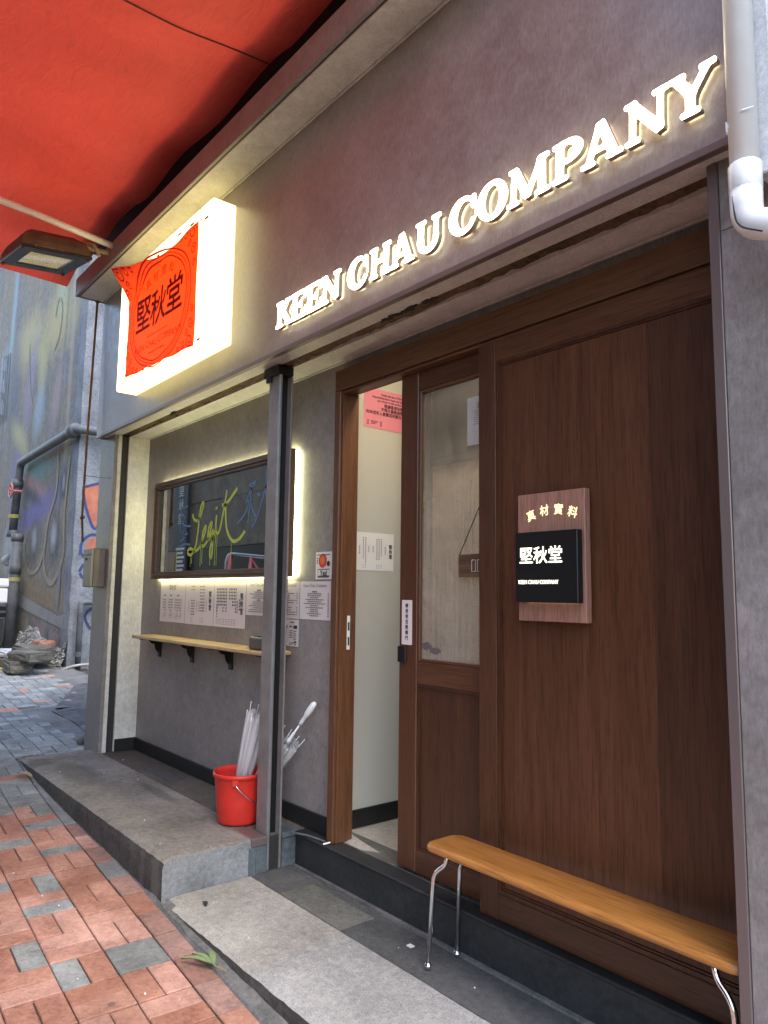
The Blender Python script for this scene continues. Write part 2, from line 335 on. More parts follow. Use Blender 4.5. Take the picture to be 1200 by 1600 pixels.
SPRAY_AND_GLOW = [((-11.4, 5.2), (1.0, .55), (.42, .34, .15), .75, 0), ((-13.2, 5.35), (.9, .5), (.40, .33, .17), .7, 0), ((-14.45, 6.0), (.16, 1.9), (.20, .30, .36), .8, .06), ((-12.9, 4.5), (.30, .8), (.25, .20, .30), .7, .2),  # first two yellow patches: warm lamp glow on the wall, put into the colour
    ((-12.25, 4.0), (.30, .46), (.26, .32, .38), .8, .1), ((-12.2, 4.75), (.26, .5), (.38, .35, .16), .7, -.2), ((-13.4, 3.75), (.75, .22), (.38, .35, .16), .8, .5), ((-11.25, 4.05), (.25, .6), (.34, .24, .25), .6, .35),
    ((-11.35, 5.75), (.30, .55), (.30, .33, .22), .7, -.2), ((-14.0, 4.8), (.5, .9), (.09, .10, .13), .6, 0), ((-10.65, 4.4), (.10, 2.6), (.36, .30, .24), .55, 0), ((-11.0, 4.9), (.07, 2.2), (.10, .10, .11), .5, .05),
    ((-12.2, 3.05), (.85, .22), (.10, .22, .21), .85, .08), ((-12.2, 2.75), (.9, .15), (.36, .19, .17), .8, .32), ((-12.0, 2.35), (1.2, .24), (.14, .12, .30), .85, -.12), ((-12.3, 2.62), (.55, .12), (.05, .06, .08), .8, .25),
    ((-10.62, 2.62), (.17, .30), (.05, .05, .06), .9, 0), ((-10.64, 2.66), (.06, .12), (.32, .33, .36), .7, 0), ((-10.92, 1.84), (.34, .42), (.05, .05, .055), .9, 0), ((-10.98, 1.92), (.16, .22), (.36, .37, .40), .85, 0),
    ((-11.95, 1.86), (.34, .36), (.06, .06, .065), .9, 0), ((-12.0, 1.92), (.16, .19), (.33, .34, .37), .8, 0), ((-11.6, 1.10), (1.6, .22), (.20, .14, .075), .85, .11), ((-13.5, 2.9), (.4, .7), (.16, .13, .28), .7, 0), ((-13.7, 1.9), (.3, .4), (.30, .31, .33), .7, 0), ((-14.9, 5.2), (.35, .5), (.30, .33, .40), .7, 0)]

def muralmat(name, tint=None):
    m, n, l, p = newmat(name)
    v = posnode(n, l, (1, 1, 0.45))
    n1 = noise(n, l, v, 0.9, 5, 0.55, 2.4); n2 = noise(n, l, v, 1.9, 6, 0.6, 2.0); fine = noise(n, l, posnode(n, l, (6, 6, 2.2)), 6, 8, 0.75)
    c = ramp(n, l, n1, [(0.28, (0.10, 0.13, 0.19)), (0.40, (0.20, 0.19, 0.26)), (0.48, (0.22, 0.20, 0.17)), (0.55, (0.32, 0.27, 0.17)), (0.64, (0.30, 0.22, 0.22)), (0.75, (0.17, 0.22, 0.27))])
    c2 = ramp(n, l, n2, [(0.3, (0.15, 0.15, 0.17)), (0.5, (0.27, 0.235, 0.22)), (0.62, (0.36, 0.31, 0.16)), (0.75, (0.19, 0.22, 0.29))])
    c = mix(n, l, 0.45, c, c2)
    c = mix(n, l, 1.0, c, (.62, .60, .56), "MULTIPLY")
    c = mix(n, l, maprange(n, l, fine, 0.45, 0.7, 0, 0.4), c, (0.28, 0.28, 0.275))
    c = mix(n, l, maprange(n, l, fine, 0.48, 0.3, 0, 0.5), c, (0.09, 0.085, 0.08))
    if not tint:
        for (sx_, sz_), (rx_, rz_), cc_, st_, ro_ in SPRAY_AND_GLOW: c = softpatch(n, l, c, (sx_, 2.96, sz_), (rx_ * 1.15, 0, rz_ * 1.15), cc_, st_, ro_)
        c = mix(n, l, maprange(n, l, fine, 0.50, 0.66, 0, 0.45), c, (0.27, 0.27, 0.265)); c = mix(n, l, maprange(n, l, fine, 0.44, 0.34, 0, 0.5), c, (0.07, 0.065, 0.06))
    if tint: c = mix(n, l, maprange(n, l, mix(n, l, .5, n2, fine), 0.36, 0.60, 0.28, 0.80), c, tuple(x * .8 for x in tint))
    l.new(c, p.inputs["Base Color"]); p.inputs["Roughness"].default_value = 0.8
    bump(n, l, p, fine, 0.7, 0.02)
    return m
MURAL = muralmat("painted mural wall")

# ------------------------------------------------------------------ helpers
def E(name, label, cat, loc=(0, 0, 0), group=None, kind=None):
    o = bpy.data.objects.new(name, None); col.objects.link(o); o.location = loc; o.empty_display_size = 0.1
    o["label"] = label; o["category"] = cat
    if group: o["group"] = group
    if kind: o["kind"] = kind
    return o

def tag(o, label=None, cat=None, group=None, kind=None):
    for k, v in (("label", label), ("category", cat), ("group", group), ("kind", kind)):
        if v: o[k] = v
    return o

def rootloc(p):
    L = Vector((0, 0, 0))
    while p is not None: L += p.location; p = p.parent
    return L

def link(name, me, mat, parent=None):
    o = bpy.data.objects.new(name, me); col.objects.link(o)
    if mat is not None and len(me.materials) == 0: me.materials.append(mat)
    if parent is not None: o.parent = parent
    return o

def obj(name, bm, mat, parent=None, smooth=False, at=None):
    L = rootloc(parent) if parent is not None else Vector(at or (0, 0, 0))
    bmesh.ops.translate(bm, verts=bm.verts, vec=-L)
    bmesh.ops.recalc_face_normals(bm, faces=bm.faces)
    me = bpy.data.meshes.new(name); bm.to_mesh(me); bm.free()
    if smooth:
        for f in me.polygons: f.use_smooth = True
    o = link(name, me, mat, parent)
    if parent is None and at is not None: o.location = at
    return o

def bx(bm, x0, x1, y0, y1, z0, z1, bev=0.0, seg=1):
    r = bmesh.ops.create_cube(bm, size=1.0)
    vsx = r["verts"]
    bmesh.ops.scale(bm, verts=vsx, vec=(abs(x1 - x0), abs(y1 - y0), abs(z1 - z0)))
    bmesh.ops.translate(bm, verts=vsx, vec=((x0 + x1) / 2, (y0 + y1) / 2, (z0 + z1) / 2))
    if bev > 0:
        es = list({e for v in vsx for e in v.link_edges})
        bmesh.ops.bevel(bm, geom=es, offset=bev, segments=seg, affect='EDGES', profile=0.5)
    return bm

def box(name, x0, x1, y0, y1, z0, z1, mat, parent=None, bev=0.0, seg=1, at=None):
    return obj(name, bx(bmesh.new(), x0, x1, y0, y1, z0, z1, bev, seg), mat, parent, at=at)

def quad(bm, pts):
    return bm.faces.new([bm.verts.new(p) for p in pts])

def tube(bm, pts, r, n=10, cap=True):
    pts = [Vector(p) for p in pts]
    rs = r if isinstance(r, (list, tuple)) else [r] * len(pts)
    rings = []; prev = None
    for i, p in enumerate(pts):
        a = pts[max(0, i - 1)]; b = pts[min(len(pts) - 1, i + 1)]
        t = (b - a).normalized()
        if prev is None:
            u = t.orthogonal().normalized()
        else:
            u = (prev - t * prev.dot(t)).normalized()
        prev = u; w = t.cross(u)
        rings.append([bm.verts.new(p + (u * math.cos(2 * math.pi * k / n) + w * math.sin(2 * math.pi * k / n)) * rs[i]) for k in range(n)])
    for a, b in zip(rings, rings[1:]):
        for k in range(n): bm.faces.new((a[k], a[(k + 1) % n], b[(k + 1) % n], b[k]))
    if cap:
        bm.faces.new(list(reversed(rings[0]))); bm.faces.new(rings[-1])
    return bm

def arcpts(pts, rad, seg=5):
    """round the inner corners of a polyline"""
    P = [Vector(p) for p in pts]; out = [P[0]]
    for i in range(1, len(P) - 1):
        a = (P[i - 1] - P[i]); b = (P[i + 1] - P[i]); d = min(rad, a.length * .45, b.length * .45)
        p0 = P[i] + a.normalized() * d; p2 = P[i] + b.normalized() * d
        for k in range(seg + 1):
            t = k / seg; out.append(p0 * (1 - t) ** 2 + P[i] * 2 * t * (1 - t) + p2 * t * t)
    out.append(P[-1]); return out

def lathe(bm, prof, c, n=32, axis=Vector((0, 0, 1))):
    c = Vector(c); q = axis.to_track_quat('Z', 'Y'); rings = []
    for r, z in prof:
        rings.append([bm.verts.new(c + q @ Vector((r * math.cos(2 * math.pi * k / n), r * math.sin(2 * math.pi * k / n), z))) for k in range(n)])
    for a, b in zip(rings, rings[1:]):
        for k in range(n): bm.faces.new((a[k], a[(k + 1) % n], b[(k + 1) % n], b[k]))
    return rings

def roughen(bm, amt, seed=0, lock=None):
    rnd = random.Random(seed)
    for v in bm.verts:
        if lock and lock(v.co): continue
        v.co += Vector((rnd.uniform(-1, 1), rnd.uniform(-1, 1), rnd.uniform(-1, 1))) * amt

# flat text: 2D geometry from the built-in font
def text2d(body, size, align='CENTER', bold=0.0, shear=0.0, spacing=1.0):
    c = bpy.data.curves.new("t", 'FONT'); c.body = body; c.size = size; c.align_x = align; c.align_y = 'CENTER'
    c.offset = bold; c.shear = shear; c.space_character = spacing; c.resolution_u = 3
    o = bpy.data.objects.new("t", c); m = bpy.data.meshes.new_from_object(o)
    V = [(v.co.x, v.co.y) for v in m.vertices]; F = [tuple(p.vertices) for p in m.polygons]
    bpy.data.objects.remove(o); bpy.data.curves.remove(c); bpy.data.meshes.remove(m)
    return V, F

class Flat:
    """collects flat print (text, bars, shapes) in a 2D frame and builds it as one thin mesh"""
    def __init__(s, f, n=(0, -1, 0)): s.f = f; s.V = []; s.F = []; s.n = Vector(n)
    def add(s, V, F, d=0.0):
        o = len(s.V); s.V += [tuple(Vector(s.f(*v)) + s.n * d) for v in V]; s.F += [tuple(i + o for i in f) for f in F]; return s
    def text(s, body, x, y, size, rot=0.0, sx=1.0, bold=0.0, **k):
        V, F = text2d(body, size, **k); ca, sa = math.cos(rot), math.sin(rot)
        for q, (p, r) in enumerate(((0, 0), (1, .6), (-1, -.6), (.6, -1), (-.6, 1)) if bold else ((0, 0),)):
            s.add([(x + p * bold + (a * sx) * ca - b * sa, y + r * bold + (a * sx) * sa + b * ca) for a, b in V], F, .00012 * q)
        return s
    def bar(s, x0, y0, x1, y1): return s.add([(x0, y0), (x1, y0), (x1, y1), (x0, y1)], [(0, 1, 2, 3)])
    def poly(s, pts): return s.add(list(pts), [tuple(range(len(pts)))])
    def ribbon(s, pts, w):
        P = [Vector(p) for p in pts]; V = []; F = []
        for i, p in enumerate(P):
            t = (P[min(i + 1, len(P) - 1)] - P[max(i - 1, 0)]); t = t.normalized() if t.length > 1e-9 else Vector((1, 0)); nn = Vector((-t.y, t.x))
            ww = w[i] if isinstance(w, list) else w
            V += [tuple(p + nn * ww / 2), tuple(p - nn * ww / 2)]
            if i: F.append((2 * i - 2, 2 * i - 1, 2 * i + 1, 2 * i))
        return s.add(V, F)
    def build(s, name, mat, parent=None, at=None):
        L = rootloc(parent) if parent is not None else Vector(at or (0, 0, 0))
        me = bpy.data.meshes.new(name); me.from_pydata([tuple(Vector(v) - L) for v in s.V], [], s.F)
        o = link(name, me, mat, parent)
        if name in ('print', 'smudge'): o['kind'] = 'stuff'
        if parent is None and at: o.location = at
        return o

def front(y): return lambda x, z: (x, y, z)                    # a frame on a wall that faces the alley (-Y)
def side(x): return lambda y, z: (x, y, z)                     # a frame on a wall that faces +X

def smooth_curve(pts, n=8):
    P = [Vector(p) for p in pts]; P = [P[0]] + P + [P[-1]]; out = []
    for i in range(1, len(P) - 2):
        for k in range(n):
            t = k / n; a, b, c, d = P[i - 1], P[i], P[i + 1], P[i + 2]
            out.append(0.5 * ((2 * b) + (c - a) * t + (2 * a - 5 * b + 4 * c - d) * t * t + (3 * b - a - 3 * c + d) * t ** 3))
    out.append(P[-2]); return [tuple(v) for v in out]

def gz(x):                                                     # height of the sloping lane
    if x > -5.5: z = -0.185 - 0.05 * (x + 3.1)
    else: z = -0.065 - 0.047 * (x + 5.5)
    z = min(z, 0.75)
    return z + 0.04 * math.exp(-((x + 5.9) / 0.9) ** 2)

# ------------------------------------------------------------------ ground and lane
bm = bmesh.new()
xs = [-60, -30, -22] + [-20 + i * 0.5 for i in range(57)] + [12, 30, 60]
ys = [-40, -6, -2.6, 0, 1.2, 2.0, 3.4, 8, 40]
grid = [[bm.verts.new((x, y, gz(x) - 0.07)) for y in ys] for x in xs]
for i in range(len(xs) - 1):
    for j in range(len(ys) - 1): bm.faces.new((grid[i][j], grid[i + 1][j], grid[i + 1][j + 1], grid[i][j + 1]))
tag(obj("ground", bm, BED), kind="structure")

SL = -0.045                                                    # the pavers run slightly askew to the shopfront
ud = Vector((1, SL)).normalized(); vd = Vector((ud.y, -ud.x))  # v points away from the shop
O2 = Vector((-3.1, 1.255))
def lane(u, v): return O2 + ud * u + vd * v
bm = bmesh.new()
xs = [-24 + i * 0.4 for i in range(76)]
ys = [-2.45, -1, 0, 1.0, 1.42]
g0 = [[bm.verts.new((x, y if y < 1.4 else (1.42 if x > -5.5 else 3.2), gz(x) - 0.012)) for y in ys] for x in xs]
for i in range(len(xs) - 1):
    for j in range(len(ys) - 1): bm.faces.new((g0[i][j], g0[i + 1][j], g0[i + 1][j + 1], g0[i][j + 1]))
pavement = tag(obj("pavement", bm, BED), kind="structure")

M = 0.19
def paver_mesh(lu, lv, name):
    g = 0.0024; c = 0.0035; hx, hy = lu / 2 - g, lv / 2 - g
    V = [(-hx + c, -hy + c, 0), (hx - c, -hy + c, 0), (hx - c, hy - c, 0), (-hx + c, hy - c, 0),
         (-hx, -hy, -c), (hx, -hy, -c), (hx, hy, -c), (-hx, hy, -c), (-hx, -hy, -.045), (hx, -hy, -.045), (hx, hy, -.045), (-hx, hy, -.045)]
    F = [(0, 1, 2, 3)] + [(4 + k, 4 + (k + 1) % 4, (k + 1) % 4, k) for k in range(4)] + [(8 + k, 8 + (k + 1) % 4, 4 + (k + 1) % 4, 4 + k) for k in range(4)]
    me = bpy.data.meshes.new(name); me.from_pydata(V, [], F); return me
pm = {}
for kind, (lu, lv) in dict(u=(2 * M * .5 + .01, M / 2), v=(M / 2 + .005, M), s=(0.2, 0.1)).items():
    for mt in (BR_RED, BR_GREY, BR_BLUE, BR_DIRTY):
        me = paver_mesh(lu, lv, "brick"); me.materials.append(mt); pm[kind, mt.name] = me
MU = 0.2
cands = []
def pix(P):
    d = Vector(P) - CAM; z = d.dot(CF)
    if z < 0.2: return None
    return (600 + 1135 * d.dot(CR) / z, 800 + 1135 * d.dot(CD) / z, z)
def ydir(x): return 1.375 if x > -5.5 else 2.62
known_grey = {(-1, 0, 'a'), (-3, 0, 'a'), (-3, 1, 'a'), (-2, 1, 'p1'), (-5, 1, 'p0'), (-5, 3, 'a'), (-6, 2, 'b'), (-8, 0, 'a')}
rb = random.Random(21)
for k in range(-6, 16):
    for j in range(-62, 22):
        u0, v0 = j * MU, k * M
        if (j + k) % 2 == 0: items = [('u', u0 + MU / 2, v0 + M * .25, 'a'), ('u', u0 + MU / 2, v0 + M * .75, 'b')]
        else: items = [('v', u0 + MU * .25, v0 + M / 2, 'p0'), ('v', u0 + MU * .75, v0 + M / 2, 'p1')]
        for kind, u, v, tagk in items:
            P = lane(u, v); r1, r2 = rb.random(), rb.random()
            if P.x > -5.62:
                if k < 0: continue
            elif P.y > (1.93 if P.x > -7.6 else 2.66) - 0.05: continue
            if P.y < -2.3: continue
            redzone = P.x > -4.62 - 0.5 * (P.y - 1.0)
            if redzone: mt = BR_GREY if ((j, k, tagk) in known_grey or r1 < 0.05) else BR_RED
            else: mt = BR_RED if r1 < 0.06 else (BR_BLUE if P.x < -6.2 and r2 < .6 else BR_GREY)
            cands.append((kind, P.x, P.y, mt, r2))
for j in range(-12, 22):                                        # border course along the kerb
    P = lane(j * 0.2 + 0.1, -0.052); r1, r2 = rb.random(), rb.random()
    if P.x < -5.4: continue
    mt = (BR_DIRTY if r1 < .55 else BR_RED) if P.x > -4.35 else (BR_GREY if r1 > .15 else BR_RED)
    if abs(P.x + 3.62) < .1: mt = BR_GREY
    cands.append(('s', P.x, P.y, mt, r2))
vis, rest = [], []
for c in cands:
    z = gz(c[1]); p = pix((c[1], c[2], z))
    area = 0
    if p and -30 < p[0] < 1230 and -30 < p[1] < 1630: area = 1.0 / p[2] ** 3
    (vis if area > 0 else rest).append((area, c))
vis.sort(key=lambda t: -t[0])
yaw = math.atan2(ud.y, ud.x)
def place_matrix(c):
    kind, x, y, mt, r2 = c
    s = (gz(x + .05) - gz(x - .05)) / .1
    return Matrix.Translation((x, y, gz(x) + (r2 - .5) * 0.005)) @ Matrix.Rotation(-math.atan(s), 4, 'Y') @ Matrix.Rotation(yaw + (r2 - .5) * 0.01, 4, 'Z') @ Matrix.Rotation((r2 * 7 % 1 - .5) * .012, 4, 'X')
for a, c in vis[:300]:
    o = bpy.data.objects.new("brick", pm[c[0], c[3].name]); col.objects.link(o); o.parent = pavement; o.matrix_local = place_matrix(c)
others = [c for a, c in vis[300:]] + [c for a, c in rest if c[1] > -15]
mats = [BR_RED, BR_GREY, BR_BLUE, BR_DIRTY]
V, F, MI = [], [], []
for c in others:
    me = pm[c[0], c[3].name]; mm = place_matrix(c); o = len(V)
    V += [tuple(mm @ v.co) for v in me.vertices]; F += [tuple(i + o for i in p.vertices) for p in me.polygons]
    MI += [mats.index(c[3])] * len(me.polygons)
me = bpy.data.meshes.new("bricks_beyond"); me.from_pydata(V, [], F)
for mt in mats: me.materials.append(mt)
me.polygons.foreach_set("material_index", MI)
o = bpy.data.objects.new("bricks_beyond", me); col.objects.link(o); o.parent = pavement; o["kind"] = "stuff"

# mortar haunch between the pavers and the kerb
bm = bmesh.new(); rr = random.Random(4); prev = None
n_ = 90
for i in range(n_ + 1):
    x = -5.62 + i * (7.2 / n_); z = gz(x); yi = 1.255 - 0.105 + 0.2 + SL * (x + 3.1) + rr.uniform(-.006, .006)
    yi = min(yi, 1.36)
    row = [bm.verts.new((x, yi, z - 0.012)), bm.verts.new((x, yi + .012, z + 0.003)), bm.verts.new((x, max(yi + .015, 1.352 + rr.uniform(-.01, .01)), z + .012 + rr.uniform(-.003, .003))), bm.verts.new((x, 1.40, z + 0.022))]
    if prev:
        for a in range(3): bm.faces.new((prev[a], row[a], row[a + 1], prev[a + 1]))
    prev = row
tag(obj("gutter", bm, GUTTER), kind="structure")
bm = bmesh.new(); prev = None
for i in range(40):                                            # the same mortar beside the neighbouring rock slab
    x = -13.5 + i * (7.95 / 39); z = gz(x); y = 1.72 if x > -7.6 else 2.50
    yo = 2.1 if x > -7.5 else 3.0
    row = [bm.verts.new((x, y + rr.uniform(-.02, .02), z - .01)), bm.verts.new((x, y + .13, z - .005)), bm.verts.new((x, yo, z + .012 + rr.uniform(-.004, .01)))]
    if prev:
        for a in range(2): bm.faces.new((prev[a], row[a], row[a + 1], prev[a + 1]))
    prev = row
tag(obj("gutter_edge", bm, GUTTER), kind="structure")

# ------------------------------------------------------------------ raised ledges in front of the shop
def slab(name, x0, x1, y0, y1, z0, z1, mat, nx, ny, amt, seed, parent=None, round_=0.012, facemat=None, endmat=None):
    bm = bmesh.new(); rn = random.Random(seed)
    top = [[None] * (ny + 1) for _ in range(nx + 1)]
    for i in range(nx + 1):
        for j in range(ny + 1):
            x = x0 + (x1 - x0) * i / nx; y = y0 + (y1 - y0) * j / ny
            z = z1 + rn.uniform(-1, 1) * amt * .4
            if j == 0: y += rn.uniform(-1, 1) * amt; z -= round_ + rn.uniform(0, amt)
            if i == nx: x += rn.uniform(-1, 1) * amt; z -= round_ * .5
            top[i][j] = bm.verts.new((x, y, z))
    fm = []
    for i in range(nx):
        for j in range(ny): bm.faces.new((top[i][j], top[i + 1][j], top[i + 1][j + 1], top[i][j + 1]))
    bm.verts.ensure_lookup_table()
    bot = [bm.verts.new((x0 + (x1 - x0) * i / nx, y0, z0)) for i in range(nx + 1)]
    mid = [bm.verts.new((top[i][0].co.x, y0 - .004 + rn.uniform(-1, 1) * amt * .6, z1 - round_ - .03)) for i in range(nx + 1)]
    for i in range(nx):
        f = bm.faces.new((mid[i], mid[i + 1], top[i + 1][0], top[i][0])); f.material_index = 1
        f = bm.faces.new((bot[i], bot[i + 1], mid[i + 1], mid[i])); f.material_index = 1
    eb = [bm.verts.new((x1, y0 + (y1 - y0) * j / ny, z0)) for j in range(ny + 1)]
    for j in range(ny):
        f = bm.faces.new((eb[j], eb[j + 1], top[nx][j + 1], top[nx][j])); f.material_index = 2
    f = bm.faces.new((bot[nx], eb[0], top[nx][0], mid[nx])); f.material_index = 2
    L = Vector((0, 0, 0))
    me = bpy.data.meshes.new(name); bmesh.ops.recalc_face_normals(bm, faces=bm.faces); bm.to_mesh(me); bm.free()
    me.materials.append(mat); me.materials.append(facemat or mat); me.materials.append(endmat or mat)
    return link(name, me, None, parent)
def stains(m, items):
    n, l = m.node_tree.nodes, m.node_tree.links; p = n["Principled BSDF"]; c = p.inputs["Base Color"].links[0].from_socket
    for cc, rr_, colr, st in items: c = softpatch(n, l, c, cc, rr_, colr, st, 0, (.55, 1.0), .55, 5.0)
    l.new(c, p.inputs["Base Color"])
stains(CONC_LEDGE, [((-4.9, 1.56, 0), (.42, .14, 0), (.06, .055, .05), .55), ((-5.35, 1.45, 0), (.15, .12, 0), (.07, .065, .06), .6), ((-4.2, 1.78, 0), (.35, .05, 0), (.08, .07, .06), .6)])
stains(CONC_DARK, [((-4.5, 1.98, 0), (.16, .05, 0), (.02, .018, .016), .85)])
stains(CONC_FACE, [((-3.2, 1.37, -.15), (.05, 0, .3), (.16, .15, .145), .6), ((-3.35, 1.37, -.15), (.03, 0, .3), (.14, .13, .125), .5)])
ul = tag(slab("upper_ledge", -5.56, -3.125, 1.375, 1.868, -0.4, 0.0, CONC_LEDGE, 120, 12, 0.0022, 1, facemat=CONC_FACE, endmat=CONC_SKYTINT), kind="structure")
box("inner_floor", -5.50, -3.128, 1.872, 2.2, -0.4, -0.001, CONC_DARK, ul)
box("dark_patch", -4.75, -4.35, 1.93, 2.02, -0.001, 0.0015, STONE_DK, ul)
box("coping", -3.30, -3.115, 1.80, 1.884, -0.035, 0.003, TRIM, ul, .003)
box("edge_tile", -3.14, -3.119, 1.79, 1.822, -0.16, -0.037, SLATE, ul, .002)
box("edge_tile", -3.14, -3.117, 1.825, 1.884, -0.16, -0.037, SLATE, ul, .002)
box("edge_tile", -3.14, -3.117, 1.968, 2.045, -0.16, -0.026, SLATE, ul, .002)
box("coping", -3.35, -3.113, 1.966, 2.055, -0.024, 0.003, SLATE, ul, .003)
two_tone(GRANITE, -2.36, (0.97, 0.94, 0.88))
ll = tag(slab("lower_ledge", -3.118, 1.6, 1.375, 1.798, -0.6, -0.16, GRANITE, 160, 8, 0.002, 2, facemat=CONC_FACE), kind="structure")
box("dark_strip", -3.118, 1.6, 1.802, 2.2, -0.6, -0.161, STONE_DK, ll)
box("stone_slab", -2.86, -2.42, 1.802, 1.975, -0.162, -0.158, STONE_GR, ll, .001)
box("stone_slab", -1.96, -1.35, 1.802, 1.99, -0.162, -0.1585, STONE_DK, ll, .001)
# door threshold
th = tag(box("threshold", -3.11, 1.4, 2.04, 2.09, -0.17, -0.012, RISER), kind="structure")
box("sill", -3.112, 1.4, 2.028, 2.118, -0.0118, 0.0, RISER, th, .004)
box("mortar_bead", -3.11, 1.3, 2.022, 2.04, -0.162, -0.152, GUTTER, th)

# ------------------------------------------------------------------ the shop building
shop = E("shop_building", "grey brown panelled cafe shopfront with recessed wooden sliding doors", "building", (-3, 2.1, 0))
Z_SOF = 2.315
# fascia
fx = E("fascia", "x", "x"); fx.parent = shop; fx.location = -shop.location
for k in ("label", "category"): del fx[k]
for a, b in ((-5.60, -2.9555), (-2.9545, -0.72)):
    box("panel", a, b, 1.775, 1.80, 2.327, 3.393, LAM_F, fx, .0004)
box("bottom_trim", -5.60, -0.72, 1.772, 1.80, 2.303, 2.326, TRIM, fx, .002)
box("end_panel", -5.60, -5.575, 1.802, 1.86, 2.303, 3.393, LAM, fx)
# soffit under the fascia
sf = E("soffit", "x", "x"); sf.parent = shop; sf.location = -shop.location
for k in ("label", "category"): del sf[k]
box("board", -5.58, 0.5, 1.802, 1.894, Z_SOF, Z_SOF + .03, LAM_SOF, sf)
box("board", -5.58, 0.5, 1.966, 2.16, Z_SOF, Z_SOF + .03, LAM_SOF, sf)
box("corner_bead", -5.38, -0.88, 2.098, 2.108, Z_SOF - .008, Z_SOF - .0005, LAM_SOF, sf)
bm = bmesh.new()
rw = random.Random(9); rows = []
for i in range(121):
    x = -5.5 + i * 4.7 / 120
    rows.append([bm.verts.new((x, y, Z_SOF + .012 + rw.uniform(-.008, .008))) for y in (1.892, 1.905, 1.93, 1.955, 1.968)])
for a, b in zip(rows, rows[1:]):
    for k in range(4): bm.faces.new((a[k], b[k], b[k + 1], a[k + 1]))
obj("shutter_slot_timber", bm, WOOD_OLD, sf)
bm = bmesh.new()
for x, w in ((-2.32, .10), (-2.18, .07), (-4.5, .06), (-2.05, .05)):
    for q in range(7): tube(bm, [(x + q * w / 6 - .01, 1.894 + rw.uniform(-.012, .014), Z_SOF - .004), (x + (q + 1) * w / 6 + .006, 1.894 + rw.uniform(-.012, .014), Z_SOF - .003)], .006, 5)
obj("splinters", bm, VOIDM, sf)["kind"] = "stuff"
# projecting box above the fascia
ub = E("canopy_box", "x", "x"); ub.parent = shop; ub.location = -shop.location
for k in ("label", "category"): del ub[k]
box("underside_board", -5.632, 0.6, 1.594, 1.80, 3.397, 3.42, LAM_SOF, ub, .001)
box("front_board", -5.635, 0.6, 1.572, 1.592, 3.393, 3.532, LAM, ub, .002)
box("end_board", -5.655, -5.637, 1.572, 1.80, 3.393, 3.532, LAM, ub, .002)
box("lid", -5.632, 0.6, 1.594, 2.3, 3.512, 3.53, VOIDM, ub)
box("edge_strip", -5.632, 0.6, 1.594, 1.600, 3.390, 3.3965, TRIM, ub)
box("joint_bead", -5.59, -0.72, 1.766, 1.774, 3.384, 3.394, LAM_SOF, ub)
# left column
lc = E("left_column", "x", "x"); lc.parent = shop; lc.location = -shop.location
for k in ("label", "category"): del lc[k]
box("front_panel", -5.70, -5.392, 1.845, 1.868, -0.05, Z_SOF - .002, LAM, lc, .001)
box("side_panel", -5.41, -5.390, 1.870, 1.898, 0.0, Z_SOF - .002, LAM_SOF, lc, .001)
box("guide_channel", -5.45, -5.408, 1.899, 1.95, 0.0, Z_SOF - .002, VOIDM, lc)
box("guide_lip", -5.404, -5.394, 1.895, 1.899, 0.0, Z_SOF - .004, RUST, lc)
box("side_panel", -5.41, -5.388, 1.951, 2.16, 0.002, Z_SOF - .002, LAM_SOF, lc, .001)
box("core", -5.69, -5.46, 1.87, 2.9, -0.2, 3.39, PLASTER, lc)
# right column
rc = E("right_column", "x", "x"); rc.parent = shop; rc.location = -shop.location
for k in ("label", "category"): del rc[k]
box("corner_trim", -0.877, -0.848, 1.842, 1.875, -0.17, Z_SOF - .002, TRIM, rc, .002)
box("front_panel", -0.8465, 0.9, 1.846, 1.87, -0.17, 2.117, LAM, rc, .001)
box("front_panel", -0.8465, 0.9, 1.846, 1.87, 2.119, Z_SOF - .002, LAM, rc, .001)
box("core", -0.87, 0.9, 1.876, 2.16, -0.17, Z_SOF - .004, BLACKM, rc)
# recess wall with the mirror window
wl = E("recess_wall", "x", "x"); wl.parent = shop; wl.location = -shop.location
for k in ("label", "category"): del wl[k]
for a, b in ((-5.388, -4.05), (-4.049, -2.893)):
    box("panel", a, b, 2.11, 2.135, 0.0, Z_SOF + .01, LAM_IN, wl)
box("panel", -2.892, -0.86, 2.111, 2.135, 2.258, Z_SOF + .01, LAM, wl)
box("skirting", -5.387, -2.893, 2.097, 2.109, 0.002, 0.088, BLACK, wl, .002)
box("skirting", -5.387, -5.376, 1.954, 2.096, 0.002, 0.088, BLACK, wl, .002)
# upper storeys and an added sky-blocking slab
box("upper_wall", -5.69, 9.0, 2.32, 2.6, 2.62, 8.5, VOIDM, shop)
box("sky_blocker_slab", -5.85, 9.0, 1.50, 2.319, 3.86, 4.25, VOIDM, shop)  # added slab that keeps skylight out of the gap above the canopy box
box("upper_wall", 0.9, 9.0, 1.85, 2.3, -0.4, 8.5, PLASTER, shop)
# door casing
dc = E("door_casing", "x", "x"); dc.parent = shop; dc.location = -shop.location
for k in ("label", "category"): del dc[k]
box("side_jamb", -2.889, -2.842, 2.062, 2.18, 0.001, 2.149, WOOD_L, dc, .003)
box("jamb_stop", -2.8405, -2.832, 2.075, 2.147, 0.002, 2.10, WOOD_L, dc, .001)
box("header", -2.889, -0.83, 2.062, 2.18, 2.151, 2.257, WOOD_LX, dc, .003)
box("header_stop", -2.84, -0.83, 2.078, 2.12, 2.138, 2.1495, WOOD_LX, dc, .002)
sp = box("strike_plate", -2.832, -2.829, 2.118, 2.136, 0.885, 1.046, plain("brushed steel plate", (.62, .62, .6), .4), dc, .001)
for z in (.905, .975): box("strike_slot", -2.8295, -2.8282, 2.122, 2.132, z, z + .04, VOIDM, dc)
